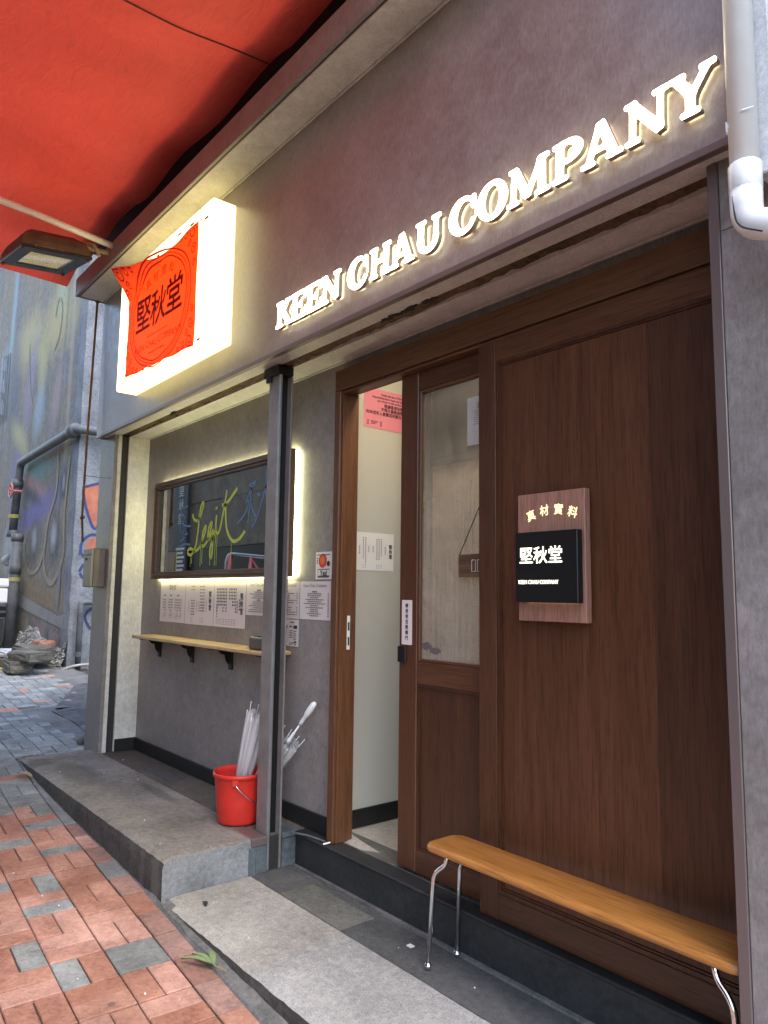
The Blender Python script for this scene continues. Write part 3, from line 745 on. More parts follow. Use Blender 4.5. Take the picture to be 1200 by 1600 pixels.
# sliding door with fogged glass
sl = E("sliding_door", "x", "x"); sl.parent = shop; sl.location = -shop.location
for k in ("label", "category"): del sl[k]
DY0, DY1 = 2.118, 2.156
box("stile", -2.446, -2.333, DY0, DY1, 0.012, 2.148, WOOD, sl, .003)
box("stile", -1.95, -1.84, DY0, DY1, 0.012, 2.148, WOOD, sl, .003)
box("top_rail", -2.332, -1.951, DY0, DY1, 2.052, 2.148, WOOD_X, sl, .003)
box("lock_rail", -2.332, -1.951, DY0, DY1, 0.775, 0.868, WOOD_X, sl, .003)
box("bottom_rail", -2.332, -1.951, DY0, DY1, 0.012, 0.098, WOOD_X, sl, .003)
box("glazing_bead", -2.332, -2.318, DY0 + .004, DY1 - .004, 0.870, 2.05, WOOD_L, sl, .002)
box("glazing_bead", -2.317, -1.951, DY0 + .004, DY1 - .004, 0.869, 0.880, WOOD_X, sl, .002)
box("glazing_bead", -2.317, -1.951, DY0 + .004, DY1 - .004, 2.040, 2.0515, WOOD_LX, sl, .002)
box("lower_panel", -2.332, -1.951, DY0 + .014, DY1 - .01, 0.098, 0.775, WOOD, sl)
bm = bmesh.new()
for a, b, c, d in ((-2.332, -2.322, .098, .775), (-2.322, -1.951, .098, .108), (-2.322, -1.951, .765, .775)): bx(bm, a, b, DY0 + .004, DY0 + .013, c, d)
obj("panel_moulding", bm, WOOD, sl)
box("glass_pane", -2.318, -1.951, 2.135, 2.139, 0.880, 2.041, GLASS_DOOR, sl)
box("lock_body", -2.4475, -2.395, 2.108, 2.117, 0.858, 0.927, BLACKM, sl, .003)
# fixed door panel of wide veneered boards
fp = E("fixed_door_panel", "x", "x"); fp.parent = shop; fp.location = -shop.location
for k in ("label", "category"): del fp[k]
PY = 2.066
box("stile", -1.922, -1.836, PY, 2.104, 0.004, 2.137, WOOD, fp, .0012)
box("top_rail", -1.835, -0.80, PY, 2.104, 2.052, 2.137, WOOD_X, fp, .003)
box("bottom_rail", -1.835, -0.80, PY, 2.104, 0.004, 0.095, WOOD_X, fp, .003)
bm = bmesh.new()
for a, b, c, d, y in ((-1.835, -1.822, .095, 2.052, 0), (-1.822, -.8, .095, .108, 0), (-1.822, -.8, 2.039, 2.052, 0), (-1.822, -1.815, .108, 2.039, .005), (-1.815, -.8, .108, .115, .005), (-1.815, -.8, 2.032, 2.039, .005)):
    bx(bm, a, b, PY + .004 + y, PY + .03, c, d)
obj("panel_moulding", bm, WOOD, fp)
xa = -1.8145
for w in (.165, .118, .20, .128, .215, .2):
    box("plank", xa, xa + w - .0006, PY + .014, PY + .034, .1155, 2.0315, WOOD, fp); xa += w
# interior that shows through the doorway
it = E("interior", "x", "x"); it.parent = shop; it.location = -shop.location
for k in ("label", "category"): del it[k]
box("left_wall", -3.0, -2.97, 2.182, 7.0, 0.0, 2.75, WHITE_IN, it)
box("back_wall", -3.0, 1.5, 7.0, 7.05, 0.0, 2.75, WHITE_IN, it)
box("right_wall", 1.5, 1.55, 2.2, 7.0, 0.0, 2.75, WHITE_IN, it)
box("ceiling", -3.0, 1.5, 2.16, 7.0, 2.62, 2.68, WHITE_IN, it)
box("return_wall", -3.0, -2.892, 2.14, 2.181, 0.0, 2.62, WHITE_IN, it)
box("front_wall", -2.2, 1.5, 2.17, 2.2, 2.16, 2.62, WHITE_IN, it)
box("front_wall", -0.85, 1.5, 2.17, 2.2, 0.0, 2.159, WHITE_IN, it)
box("bulkhead", -2.66, 1.4, 2.505, 2.9, 1.80, 2.57, plain("dark grey bulkhead", (.05, .045, .04), .6, var=.1), it)
box("partition", -2.655, -1.2, 2.515, 2.56, 0.0, 1.799, concrete("beige partition", (.36, .28, .18), (.56, .46, .33), .6, 3.0, .3, .2, (.6, .55, .45)), it)
box("skirting", -2.969, -2.957, 2.19, 7.0, 0.002, 0.088, BLACK, it, .002)
box("floor", -3.0, 1.5, 2.25, 7.0, -0.1, -0.002, TERR, it)
box("dark_floor_tile", -2.97, 1.4, 2.12, 2.248, -0.1, -0.0015, STONE_GR, it)
bm = bmesh.new(); vv = [(-2.97, 2.13, .0005), (-2.7, 2.125, .0005), (-2.62, 2.17, .0005), (-2.8, 2.2, .0005), (-2.97, 2.24, .0005)]
quad(bm, vv); obj("worn_patch", bm, TERR, it)

# mirror window
wn = E("window", "x", "x"); wn.parent = shop; wn.location = -shop.location
for k in ("label", "category"): del wn[k]
WX0, WX1, WZ0, WZ1 = -5.095, -3.275, 1.238, 1.925
bm = bmesh.new()
def frame_ring(bm, ins0, ins1, y0, y1):
    for a, b, c, d in ((WX0 + ins0, WX1 - ins0, WZ0 + ins0, WZ0 + ins1), (WX0 + ins0, WX1 - ins0, WZ1 - ins1, WZ1 - ins0), (WX0 + ins0, WX0 + ins1, WZ0 + ins1, WZ1 - ins1), (WX1 - ins1, WX1 - ins0, WZ0 + ins1, WZ1 - ins1)):
        bx(bm, a, b, y0, y1, c, d, .002)
frame_ring(bm, 0, .02, 2.048, 2.090); frame_ring(bm, .0202, .034, 2.040, 2.0895); frame_ring(bm, .0342, .05, 2.050, 2.089)
obj("frame", bm, WOOD_F, wn)
box("pane", WX0 + .0502, WX1 - .0502, 2.070, 2.076, WZ0 + .0502, WZ1 - .0502, GLASS_WIN, wn)
bm = bmesh.new(); i0 = .005
for a, b, c, d in ((WX0 + i0, WX1 - i0, WZ0 + i0, WZ0 + i0 + .012), (WX0 + i0, WX1 - i0, WZ1 - i0 - .012, WZ1 - i0), (WX0 + i0, WX0 + i0 + .012, WZ0 + i0 + .012, WZ1 - i0 - .012), (WX1 - i0 - .012, WX1 - i0, WZ0 + i0 + .012, WZ1 - i0 - .012)):
    bx(bm, a, b, 2.0905, 2.106, c, d)
obj("led_strip", bm, LED, wn)
LIME = plain("lime paint", (0.50, 0.60, 0.06), 0.5); BLUEP = plain("blue paint pen", (0.10, 0.20, 0.40), 0.5)
ft = Flat(front(2.0692))
def pen(px, w): # strokes traced in a 1200x1040 sketch of the pane, mapped to the pane
    ft.ribbon(smooth_curve([(WXA + (x / 1000.0) * WSX, WZA + (1 - y / 1000.0) * WSZ) for x, y in px], 7), w)
WXA, WSX, WZA, WSZ = -4.600, 1.116, 1.306, 0.578
pen([(100, 385), (125, 450), (170, 465), (210, 420), (240, 300), (228, 275), (205, 330), (190, 440), (180, 600), (165, 720), (140, 800), (100, 850), (60, 835), (60, 790), (95, 780), (140, 810), (190, 795), (225, 745), (265, 640), (285, 560), (270, 550), (245, 620), (235, 730), (260, 765), (310, 700), (350, 560), (350, 510), (320, 570), (310, 680), (335, 690), (370, 600), (375, 700), (370, 860), (350, 900), (345, 800), (375, 690), (405, 590)], .020)
pen([(410, 440), (405, 560), (425, 640), (455, 600), (490, 420), (515, 250), (520, 190)], .019)
pen([(405, 350), (406, 378)], .022)
pen([(470, 330), (490, 350), (530, 330), (640, 195)], .022)
pen([(515, 330), (520, 480), (540, 620), (590, 720), (630, 745), (690, 715), (740, 650)], [.018] * 14 + [.024] * 40 if False else .021)
for x, y0, y1 in ((95, 870, 1000), (112, 860, 950), (225, 740, 1000), (245, 760, 960), (405, 640, 1000), (425, 650, 1000), (347, 900, 980), (595, 760, 985)): ft.ribbon([(WXA + x / 1000 * WSX, WZA + (1 - y / 1000) * WSZ) for y in (y0, min(y1, 985))], .006)
ft.build("lime_lettering", LIME, wn)
for st in ([(770, 190), (850, 165), (790, 235), (740, 360)], [(795, 200), (790, 330), (770, 570)], [(740, 370), (775, 340)], [(775, 360), (730, 480), (650, 570)], [(790, 370), (820, 460), (850, 520)], [(940, 70), (935, 240), (900, 400), (850, 560), (810, 620)], [(935, 230), (960, 400), (1000, 520), (1035, 575)], [(855, 290), (890, 320)], [(1020, 125), (950, 210)]):
    ft = Flat(front(2.0688)); pen(st, .014); ft.build('blue_stroke', BLUEP, wn)
for st in ([(-50, 350), (0, 420), (-30, 480), (20, 510), (90, 520)], [(-60, 300), (-60, 560)], [(-40, 560), (0, 640), (-60, 690)], [(-20, 620), (40, 600)], [(-70, 740), (20, 720), (90, 735)], [(-30, 300), (30, 280)]):
    ft = Flat(front(2.0686)); pen(st, .014); ft.build('blue_stroke', BLUEP, wn)

# steel shutter post
po = E("steel_post", "grey steel shutter post standing at the step corner", "post", (-3.18, 1.925, -0.16))
bm = bmesh.new(); bx(bm, -3.232, -3.134, 1.886, 1.908, -0.0, 2.27, .003); bx(bm, -3.232, -3.222, 1.909, 1.962, 0.0, 2.27)
obj("body", bm, STEEL, po)
box("channel_lip", -3.1335, -3.124, 1.886, 1.899, -0.155, 2.27, STEEL_E, po, .001)
box("channel_web", -3.175, -3.160, 1.909, 1.952, -0.158, 2.27, BLACKM, po)
box("channel_lip", -3.18, -3.122, 1.953, 1.962, -0.158, 2.27, STEEL, po, .001)
box("base_socket", -3.16, -3.128, 1.8865, 1.952, -0.16, -0.003, VOIDM, po)
bm = bmesh.new(); bx(bm, -3.262, -3.12, 1.868, 1.964, 2.262, 2.312, .004); bx(bm, -3.245, -3.2, 1.872, 1.90, 2.235, 2.262, .003)
obj("cap", bm, BLACKM, po)
box("screw_tab", -3.238, -3.205, 1.876, 1.886, 2.243, 2.258, WPAINT, po, .002)

# ------------------------------------------------------------------ illuminated sign box with its cloth
lb = E("light_box_sign", "glowing cream light box mounted at the left end of the fascia", "sign", (-4.13, 1.775, 2.47))
BX0, BX1, BZ0, BZ1 = -4.803, -3.452, 2.474, 3.268
bm = bmesh.new(); bx(bm, BX0, BX1, 1.6365, 1.771, BZ0, BZ1, .004, 2); obj("sides", bm, LBOX, lb)
box("face", BX0 + .006, BX1 - .006, 1.632, 1.636, BZ0 + .006, BZ1 - .006, LBOXF, lb, .001)
rt = random.Random(3)
for x, z, w, h in ((-3.73, 3.205, .05, .014), (-3.60, 3.21, .012, .05), (-4.2, 3.19, .035, .02), (-3.9, 3.215, .05, .012), (-3.545, 3.17, .05, .014), (-3.58, 2.495, .04, .014), (-4.35, 2.51, .03, .012), (-4.655, 2.52, .014, .04), (-3.585, 2.9, .012, .05)): box("tape_scrap", x, x + w, 1.6302, 1.6318, z, z + h, MAILS, lb)
CX0, CX1, CZ0, CZ1 = -4.617, -3.60, 2.50, 3.185
def cloth(x, z, off=0.0):
    a = (x - CX0); b = (CZ1 - z)
    w = max(0.0, 1 - a / .62 - b / .16) ** 1.25
    bl = 2.525 if a < .05 else 2.525 - (a / 1.017) * .045
    t = (z - CZ0) / (CZ1 - CZ0)
    z2 = z + (1 - t) * (bl - CZ0) + 0.004 * math.sin(a * 23)
    z2 -= t * .03 * math.sin(max(0, min(1, a / 1.017)) * math.pi) - t * .01
    y = 1.6275 - .004 * (0.5 + .5 * math.sin(a * 9 + b * 5)) - .004 * (0.5 + .5 * math.sin(b * 14 + a * 3))
    return (x + .10 * w, y - .165 * w - off, z2 - .012 * w)
rcl = E("red_cloth", "red printed cloth taped over the light box, top left corner hanging loose", "cloth", (-4.1, 1.62, 2.5))
bm = bmesh.new(); nx, ny = 40, 30
gv = [[bm.verts.new(cloth(CX0 + (CX1 - CX0) * i / nx, CZ0 + (CZ1 - CZ0) * j / ny)) for j in range(ny + 1)] for i in range(nx + 1)]
for i in range(nx):
    for j in range(ny): bm.faces.new((gv[i][j], gv[i + 1][j], gv[i + 1][j + 1], gv[i][j + 1]))
obj("fabric", bm, CLOTH, rcl, True)
fl = Flat(lambda x, z: cloth(x, z, .0025))
ccx, ccz = -4.12, 2.845
for rx, rz, w in ((.40, .315, .008), (.425, .335, .005), (.455, .355, .009)):
    fl.ribbon([(ccx + rx * math.cos(t * 2 * math.pi / 90), ccz + rz * math.sin(t * 2 * math.pi / 90)) for t in range(91)], w)
for ch, dx in (("堅", -.235), ("秋", 0), ("堂", .235)): fl.text(ch, ccx + dx, ccz + .01, .25, bold=.004)
for i, ch in enumerate("真材實料"):
    a = R_(118 - i * 19); fl.text(ch, ccx + .31 * math.cos(a) * 1.15, ccz + .235 * math.sin(a), .075, rot=a - math.pi / 2)
fl.text("KEEN CHAU COMPANY", ccx, ccz - .20, .062, spacing=1.06)
fl.bar(ccx - .16, ccz - .150, ccx + .16, ccz - .145); fl.bar(ccx - .12, ccz - .262, ccx + .12, ccz - .256)
for sx in (-1, 1):                                             # scrolling corner ornaments
    for sz in (-1, 1):
        ox, oz = ccx + sx * .475, ccz + sz * .305
        for (dx, dz, r, w) in ((-.02, 0, .045, .008), (-.10, .012, .032, .007), (-.01, -.10, .034, .007), (-.06, -.055, .024, .006), (-.165, .018, .022, .006), (.0, -.18, .024, .006)):
            pts = []
            for t in range(26):
                a = t * .36; rr_ = r * (1 - t / 32)
                pts.append((max(CX0 + .006, min(CX1 - .006, ox + sx * dx + sx * rr_ * math.cos(a))), max(CZ0 + .008, min(CZ1 - .008, oz + sz * dz + sz * rr_ * math.sin(a)))))
            fl.ribbon(pts, w)
fl.build("print", CLOTHINK, rcl)

# ------------------------------------------------------------------ lit letters (outlines grown from strokes with a distance field)
def sd_bar(X, Y, x0, y0, x1, y1, th, r=.03):
    dx, dy = x1 - x0, y1 - y0; L = math.hypot(dx, dy); ux, uy = dx / L, dy / L
    px, py = X - (x0 + x1) / 2, Y - (y0 + y1) / 2
    a = np.abs(px * ux + py * uy) - (L / 2 - r); b = np.abs(-px * uy + py * ux) - (th / 2 - r)
    return np.hypot(np.maximum(a, 0), np.maximum(b, 0)) + np.minimum(np.maximum(a, b), 0) - r
def sd_ell(X, Y, cx, cy, rx, ry):
    return (np.hypot((X - cx) / rx, (Y - cy) / ry) - 1) * min(rx, ry)
def smin(a, b, k=.07):
    h = np.clip(.5 + .5 * (b - a) / k, 0, 1); return b * (1 - h) + a * h - k * h * (1 - h)
def U(*ds):
    r = ds[0]
    for d in ds[1:]: r = smin(r, d)
    return r
def glyph(ch, X, Y):
    B = lambda *a: sd_bar(X, Y, *a)
    sv = lambda x0, x1, y: B(x0 + .02, y, x1 - .02, y, .095)               # a serif
    if ch == 'K': return U(B(.25, .05, .25, .95, .20), sv(.03, .50, .055), sv(.03, .50, .945), B(.34, .42, .80, .93, .13), sv(.62, 1.02, .945), B(.46, .60, .88, .08, .20), sv(.68, 1.12, .055)), 1.12
    if ch == 'E': return U(B(.25, .05, .25, .95, .20), B(.03, .945, .84, .945, .11), B(.83, .93, .87, .68, .10), B(.25, .50, .62, .50, .11), B(.63, .63, .63, .37, .10), B(.03, .055, .88, .055, .11), B(.88, .06, .94, .34, .11)), .98
    if ch == 'N': return U(B(.22, .05, .22, .92, .13), B(.92, .06, .92, .95, .13), B(.20, .93, .90, .08, .215), sv(.02, .43, .055), sv(.0, .32, .945), sv(.72, 1.14, .945)), 1.14
    if ch == 'H': return U(B(.25, .05, .25, .95, .20), B(.87, .05, .87, .95, .20), B(.25, .51, .87, .51, .12), sv(.03, .45, .055), sv(.03, .45, .945), sv(.69, 1.11, .055), sv(.69, 1.11, .945)), 1.12
    if ch == 'A': return U(B(.20, .05, .52, .95, .13), B(.54, .97, .92, .06, .22), B(.30, .33, .80, .33, .10), sv(-.02, .40, .055), sv(.68, 1.16, .055)), 1.16
    if ch == 'U':
        ring = np.maximum(sd_ell(X, Y, .55, .36, .42, .39), -sd_ell(X, Y, .585, .40, .245, .28)); ring = np.maximum(ring, Y - .40)
        return U(B(.245, .34, .245, .95, .20), B(.90, .34, .90, .95, .13), ring, sv(.03, .47, .945), sv(.70, 1.10, .945)), 1.10
    if ch == 'C':
        ring = np.maximum(sd_ell(X, Y, .52, .50, .50, .53), -sd_ell(X, Y, .60, .50, .30, .41))
        ring = np.maximum(ring, -B(1.0, .475, .62, .475, .33))
        return U(ring, B(.90, .60, .93, .96, .10)), 1.0
    if ch == 'O': return np.maximum(sd_ell(X, Y, .53, .50, .53, .53), -sd_ell(X, Y, .53, .50, .27, .42)), 1.06
    if ch == 'M': return U(B(.20, .05, .24, .92, .13), B(.26, .93, .66, .10, .20), B(.66, .10, 1.06, .92, .12), B(1.10, .05, 1.08, .95, .20), sv(.0, .40, .055), sv(.05, .34, .945), sv(.88, 1.34, .055), sv(1.0, 1.32, .945)), 1.34
    if ch == 'P':
        ring = np.maximum(sd_ell(X, Y, .48, .71, .43, .29), -sd_ell(X, Y, .46, .71, .20, .185)); ring = np.maximum(ring, .30 - X)
        return U(B(.25, .05, .25, .95, .20), ring, sv(.03, .50, .055), sv(.03, .40, .945)), .92
    if ch == 'Y': return U(B(.52, .05, .52, .48, .20), B(.54, .46, .20, .92, .20), B(.56, .46, .90, .92, .13), sv(.0, .42, .945), sv(.72, 1.12, .945), sv(.28, .76, .055)), 1.12

def contours(ch, level, n=64):
    x = np.linspace(-.2, 1.6, int(n * 1.8) + 1); y = np.linspace(-.2, 1.2, int(n * 1.4) + 1)
    X, Y = np.meshgrid(x, y, indexing='ij'); D, w = glyph(ch, X, Y); D = D - level
    D = np.where(np.abs(D) < 1e-6, 1e-6, D); h = x[1] - x[0]; hy = y[1] - y[0]
    nxt = {}
    def pt(key):
        i, j, a = key
        if a == 0: t = D[i, j] / (D[i, j] - D[i + 1, j]); return (x[i] + t * h, y[j])
        t = D[i, j] / (D[i, j] - D[i, j + 1]); return (x[i], y[j] + t * hy)
    S = D < 0
    for i in range(D.shape[0] - 1):
        for j in range(D.shape[1] - 1):
            c = S[i, j] + 2 * S[i + 1, j] + 4 * S[i + 1, j + 1] + 8 * S[i, j + 1]
            if c in (0, 15): continue
            b, r, t, l = (i, j, 0), (i + 1, j, 1), (i, j + 1, 0), (i, j, 1)
            for p, q in {1: [(l, b)], 2: [(b, r)], 3: [(l, r)], 4: [(r, t)], 5: [(l, t), (r, b)], 6: [(b, t)], 7: [(l, t)], 8: [(t, l)], 9: [(t, b)], 10: [(t, r), (b, l)], 11: [(t, r)], 12: [(r, l)], 13: [(r, b)], 14: [(b, l)]}[int(c)]:
                nxt.setdefault(p, []).append(q)
    loops = []
    while nxt:
        s = next(iter(nxt)); lp = []; k = s
        while k in nxt:
            lp.append(pt(k)); q = nxt[k].pop()
            if not nxt[k]: del nxt[k]
            k = q
            if k == s: break
        if len(lp) > 6: loops.append(lp)
    return loops, w
_gc = {}
def letter_mesh(ch, x0, x1, z0, h, ext, ymid, shear=.03, grow=0.0):
    if (ch, grow) not in _gc: _gc[ch, grow] = contours(ch, grow)
    loops, w = _gc[ch, grow]; sx = (x1 - x0) / (w + shear * .9)
    cu = bpy.data.curves.new("l", 'CURVE'); cu.dimensions = '2D'; cu.fill_mode = 'BOTH'; cu.extrude = ext
    for lp in loops:
        s = cu.splines.new('POLY'); s.points.add(len(lp) - 1); s.use_cyclic_u = True
        for p, (a, b) in zip(s.points, lp): p.co = ((a + shear * b) * sx, b * h, 0, 1)
    o = bpy.data.objects.new("l", cu); me = bpy.data.meshes.new_from_object(o)
    for v in me.vertices: v.co = (v.co.x + x0, ymid - v.co.z, v.co.y + z0)
    me.flip_normals()
    bpy.data.objects.remove(o); bpy.data.curves.remove(cu)
    return me
SPEC = [('K', -2.95, -2.80), ('E', -2.815, -2.68), ('E', -2.693, -2.555), ('N', -2.567, -2.42), ('C', -2.375, -2.235), ('H', -2.226, -2.085), ('A', -2.093, -1.948), ('U', -1.948, -1.805),
        ('C', -1.768, -1.632), ('O', -1.628, -1.492), ('M', -1.496, -1.318), ('P', -1.316, -1.198), ('A', -1.206, -1.062), ('N', -1.062, -.922), ('Y', -.928, -.792)]
sg = E("sign_lettering", "lit white serif letters KEEN CHAU COMPANY fixed along the fascia", "sign", (-1.87, 1.775, 2.41))
for ch, a, b in SPEC:
    for name, ext, ym, gr, mt in (("letter", .010, 1.7575, .004, LETSIDE), ("lit_face", .0022, 1.7449, .008, LETTER), ("added_glow_plate", .0014, 1.7696, -.04, HALO)):
        me = letter_mesh(ch, a, b, 2.412, .126, ext, ym, grow=gr)
        for v in me.vertices: v.co -= sg.location
        if name == "letter": lo = link(name, me, mt, sg)
        else: link(name, me, mt, lo)

# ------------------------------------------------------------------ awning
aw = E("awning", "red tarpaulin awning stretched over the lane", "awning", (-3.3, 1.6, 3.75))
bm = bmesh.new(); nx, ny = 60, 36
def tarp(i, j):
    u, v = i / nx, j / ny
    x = -6.15 + u * 4.75; yin = 1.635 + .035 * min(1, u * 2.2) + .006 * math.sin(u * 21 + 1)
    y = yin - v * 2.25
    z = 3.755 + .10 * v - .06 * math.sin(v * math.pi) * (0.6 + .4 * math.sin(u * 12)) + .02 * math.sin(u * 31 + v * 5) * (1 - v)
    z -= .02 * math.exp(-((u - .45 + .12 * v) / .012) ** 2) * v - .015 * math.exp(-((u - .30 - .2 * v) / .018) ** 2) + .018 * math.exp(-((u - .72 + .25 * v) / .02) ** 2) * (1 - v)
    z -= .05 * math.exp(-((u - .12 - .10 * v) / .03) ** 2) * (1 - .5 * v) + .03 * math.exp(-((u - .2 - .3 * v) / .02) ** 2)
    z -= .10 * math.exp(-((u) / .05) ** 2)
    return (x, y, z)
gv = [[bm.verts.new(tarp(i, j)) for j in range(ny + 1)] for i in range(nx + 1)]
for i in range(nx):
    for j in range(ny): bm.faces.new((gv[i][j], gv[i + 1][j], gv[i + 1][j + 1], gv[i][j + 1]))
obj("tarpaulin", bm, TARP, aw, True)
SEAM = plain("tarp seam", (0.11, 0.03, 0.022), 0.8)
bm = bmesh.new()
for us, w in ((.671, .006),):
    prev = None
    for j in range(ny + 1):
        p = Vector(tarp(us * nx - j * .03, j)); row = [bm.verts.new(p + Vector((-w, 0, -.004))), bm.verts.new(p + Vector((w, 0, -.004)))]
        if prev: bm.faces.new((prev[0], prev[1], row[1], row[0]))
        prev = row
obj("seam", bm, SEAM, aw)
bm = bmesh.new(); tube(bm, [(-4.858, 1.585, 3.50), (-4.863, 1.1, 3.555), (-4.87, .6, 3.60), (-4.88, -0.60, 3.71)], .022, 12)
obj("arm", bm, PVC_W, aw, True)
bm = bmesh.new(); tube(bm, [(-6.1, -0.60, 3.80), (-1.4, -0.60, 3.80)], .022, 12); obj("front_bar", bm, PVC_W, aw, True)

# floodlight under the awning
fd = E("floodlight", "dusty black floodlight with square glass hung under the red awning", "lamp", (-5.2, 1.25, 3.40))
FC = Vector((-5.215, 1.235, 3.41))
Mx = Matrix.Rotation(R_(10), 4, 'Y') @ Matrix.Rotation(R_(5), 4, 'X')
def fv(x, y, z): return FC + Mx @ Vector((x, y, z))
def fbox(bm, x0, x1, y0, y1, z0, z1, bev=0):
    t = bmesh.new(); bx(t, x0, x1, y0, y1, z0, z1, bev, 2); bmesh.ops.transform(t, matrix=Matrix.Translation(FC) @ Mx, verts=t.verts)
    tm = bpy.data.meshes.new("t"); t.to_mesh(tm); t.free(); bm.from_mesh(tm); bpy.data.meshes.remove(tm); return bm
bm = bmesh.new()
for a in ((-.33, .33, -.22, -.135), (-.33, .33, .135, .22), (-.33, -.21, -.1349, .1349), (.21, .33, -.1349, .1349)): fbox(bm, a[0], a[1], a[2], a[3], 0, .022, .004)
obj("bezel", bm, BLACKM, fd)
bm = bmesh.new()
rings = []
for s, z in ((1.0, .0225), (.97, .06), (.86, .11), (.62, .15), (.3, .16)):
    rings.append([bm.verts.new(fv(.325 * s * (1 if k in (1, 2) else -1), .215 * s * (1 if k in (2, 3) else -1), z)) for k in range(4)])
for a, b in zip(rings, rings[1:]):
    for k in range(4): bm.faces.new((a[k], a[(k + 1) % 4], b[(k + 1) % 4], b[k]))
bm.faces.new(rings[-1])
obj("housing", bm, plain("dusty brown housing", (0.10, 0.06, 0.04), 0.8, var=.4, vscale=14), fd)
bm = bmesh.new()
for pts in ([(-.208, -.133, .012), (.208, -.133, .012), (.12, -.07, .09), (-.12, -.07, .09)], [(-.208, .133, .012), (.208, .133, .012), (.12, .07, .09), (-.12, .07, .09)], [(-.12, -.07, .09), (.12, -.07, .09), (.12, .07, .09), (-.12, .07, .09)], [(-.208, -.133, .012), (-.12, -.07, .09), (-.12, .07, .09), (-.208, .133, .012)], [(.208, -.133, .012), (.12, -.07, .09), (.12, .07, .09), (.208, .133, .012)]):
    bm.faces.new([bm.verts.new(fv(*p)) for p in pts])
obj("reflector", bm, FLOODG, fd)
bm = bmesh.new(); fbox(bm, -.209, .209, -.134, .134, .006, .009); obj("glass", bm, glassmat("lamp glass", 0, (.8, .78, .72)), fd)
bm = bmesh.new()
tube(bm, [(-4.93, 1.575, 3.475), (-5.0, 1.42, 3.50), (-5.12, 1.33, 3.56), (-5.2, 1.25, 3.57)], .017, 6)
tube(bm, [(-4.90, 1.5, 3.42), (-4.93, 1.47, 3.5), (-4.99, 1.43, 3.53)], .012, 6)
obj("bracket", bm, plain("flaking bracket paint", (0.42, 0.34, 0.24), 0.8, var=.4, vscale=40), fd)
for x, y in ((-.30, -.2), (.30, -.2), (.30, .2), (-.3, .2)): obj("screw", tube(bmesh.new(), [fv(x, y, -.012), fv(x, y, .004)], .011, 8), RUST, fd)

# ------------------------------------------------------------------ shelf, papers
sh = E("wall_shelf", "pale wooden counter shelf fixed to the recess wall under the window", "shelf", (-4.1, 2.1, .7))
bm = bmesh.new(); bx(bm, -5.10, -3.30, 1.935, 2.107, .827, .847, .003); obj("board", bm, WOOD_S, sh)
bm = bmesh.new(); bx(bm, -5.101, -3.299, 1.934, 2.106, .8262, .8278); obj("edge_lamination", bm, WOOD_F, sh)
for x in (-5.005, -4.48, -3.955, -3.39):
    bm = bmesh.new()
    bx(bm, x - .022, x + .022, 2.098, 2.1085, .695, .825, .002); bx(bm, x - .020, x + .020, 1.96, 2.0975, .817, .8255)
    for t in (-.018, .018):
        f = [bm.verts.new((x + t, y, z)) for y, z in ((2.099, .72), (2.099, .817), (2.02, .817), (2.045, .79), (2.07, .782), (2.078, .75))]; bm.faces.new(f)
    obj("bracket", bm, BLACKM, sh)
tb = E("napkin_box", "small dark rounded box on the shelf behind the steel post", "box", (-3.43, 2.03, .847))
bm = bmesh.new(); bx(bm, -3.545, -3.315, 1.985, 2.075, .8475, .915, .012, 3); obj("body", bm, plain("napkin box grey", (.10, .085, .07), .4), tb)
bm = bmesh.new(); bx(bm, -3.525, -3.335, 2.005, 2.055, .9155, .921, .002); obj("lid", bm, BLACKM, tb)

rp = random.Random(31)
def sheet(name, label, x0, x1, z0, z1, mat=PAPER, y=2.108, group=None, tilt=0.0):
    e = E(name, label, "menu" if "menu" in name else "poster", ((x0 + x1) / 2, y, z0), group)
    bm = bmesh.new(); n = 6
    rows = [[bm.verts.new((x0 + (x1 - x0) * i / n, y - .001 - .003 * math.sin(math.pi * i / n) * (0.4 + .6 * j / 4) * .6, z0 + (z1 - z0) * j / 4 + tilt * (x0 + (x1 - x0) * i / n - x0))) for j in range(5)] for i in range(n + 1)]
    for i in range(n):
        for j in range(4): bm.faces.new((rows[i][j], rows[i + 1][j], rows[i + 1][j + 1], rows[i][j + 1]))
    obj("paper", bm, mat, e, True)
    return e
def vcol(fl, x, ztop, zbot, size, step):
    z = ztop
    while z > zbot: fl.bar(x, z - size, x + size, z); z -= step
PY_ = 2.1035
e = sheet("menu_sheet", "leftmost white Chinese menu sheet under the window with centred heading", -5.04, -4.632, .942, 1.219)
fl = Flat(front(PY_)); fl.text("堅秋堂", -4.83, 1.178, .038)
for x, t in ((-4.97, 1.13), (-4.87, 1.13), (-4.75, 1.13)): fl.bar(x, t - .009, x + .03, t)
for c0, nn in ((-4.985, 3), (-4.89, 4), (-4.785, 6)):
    for q in range(nn): vcol(fl, c0 + q * .019, 1.10, 1.10 - .07 - .02 * ((q * 7) % 3), .009, .018)
    for q in range(nn): vcol(fl, c0 + q * .019, .998, .965, .005, .012)
fl.build("print", INK_G, e)
e = sheet("menu_sheet", "second white Chinese menu sheet from the left with vertical brush heading", -4.628, -4.213, .94, 1.217)
fl = Flat(front(PY_))
for i, ch in enumerate("堅秋堂"): fl.text(ch, -4.255, 1.135 - i * .042, .038, bold=.0006)
for x in (-4.53, -4.51, -4.49): vcol(fl, x, 1.19, 1.15, .008, .02); vcol(fl, x, 1.10, 1.01 - .03 * rp.random(), .009, .018)
for x in (-4.40, -4.382, -4.364, -4.346): vcol(fl, x, 1.19, 1.05, .008, .02); vcol(fl, x, 1.09, 1.03, .009, .018)
for x in (-4.57, -4.45, -4.42, -4.31): vcol(fl, x, 1.09, 1.03, .006, .014)
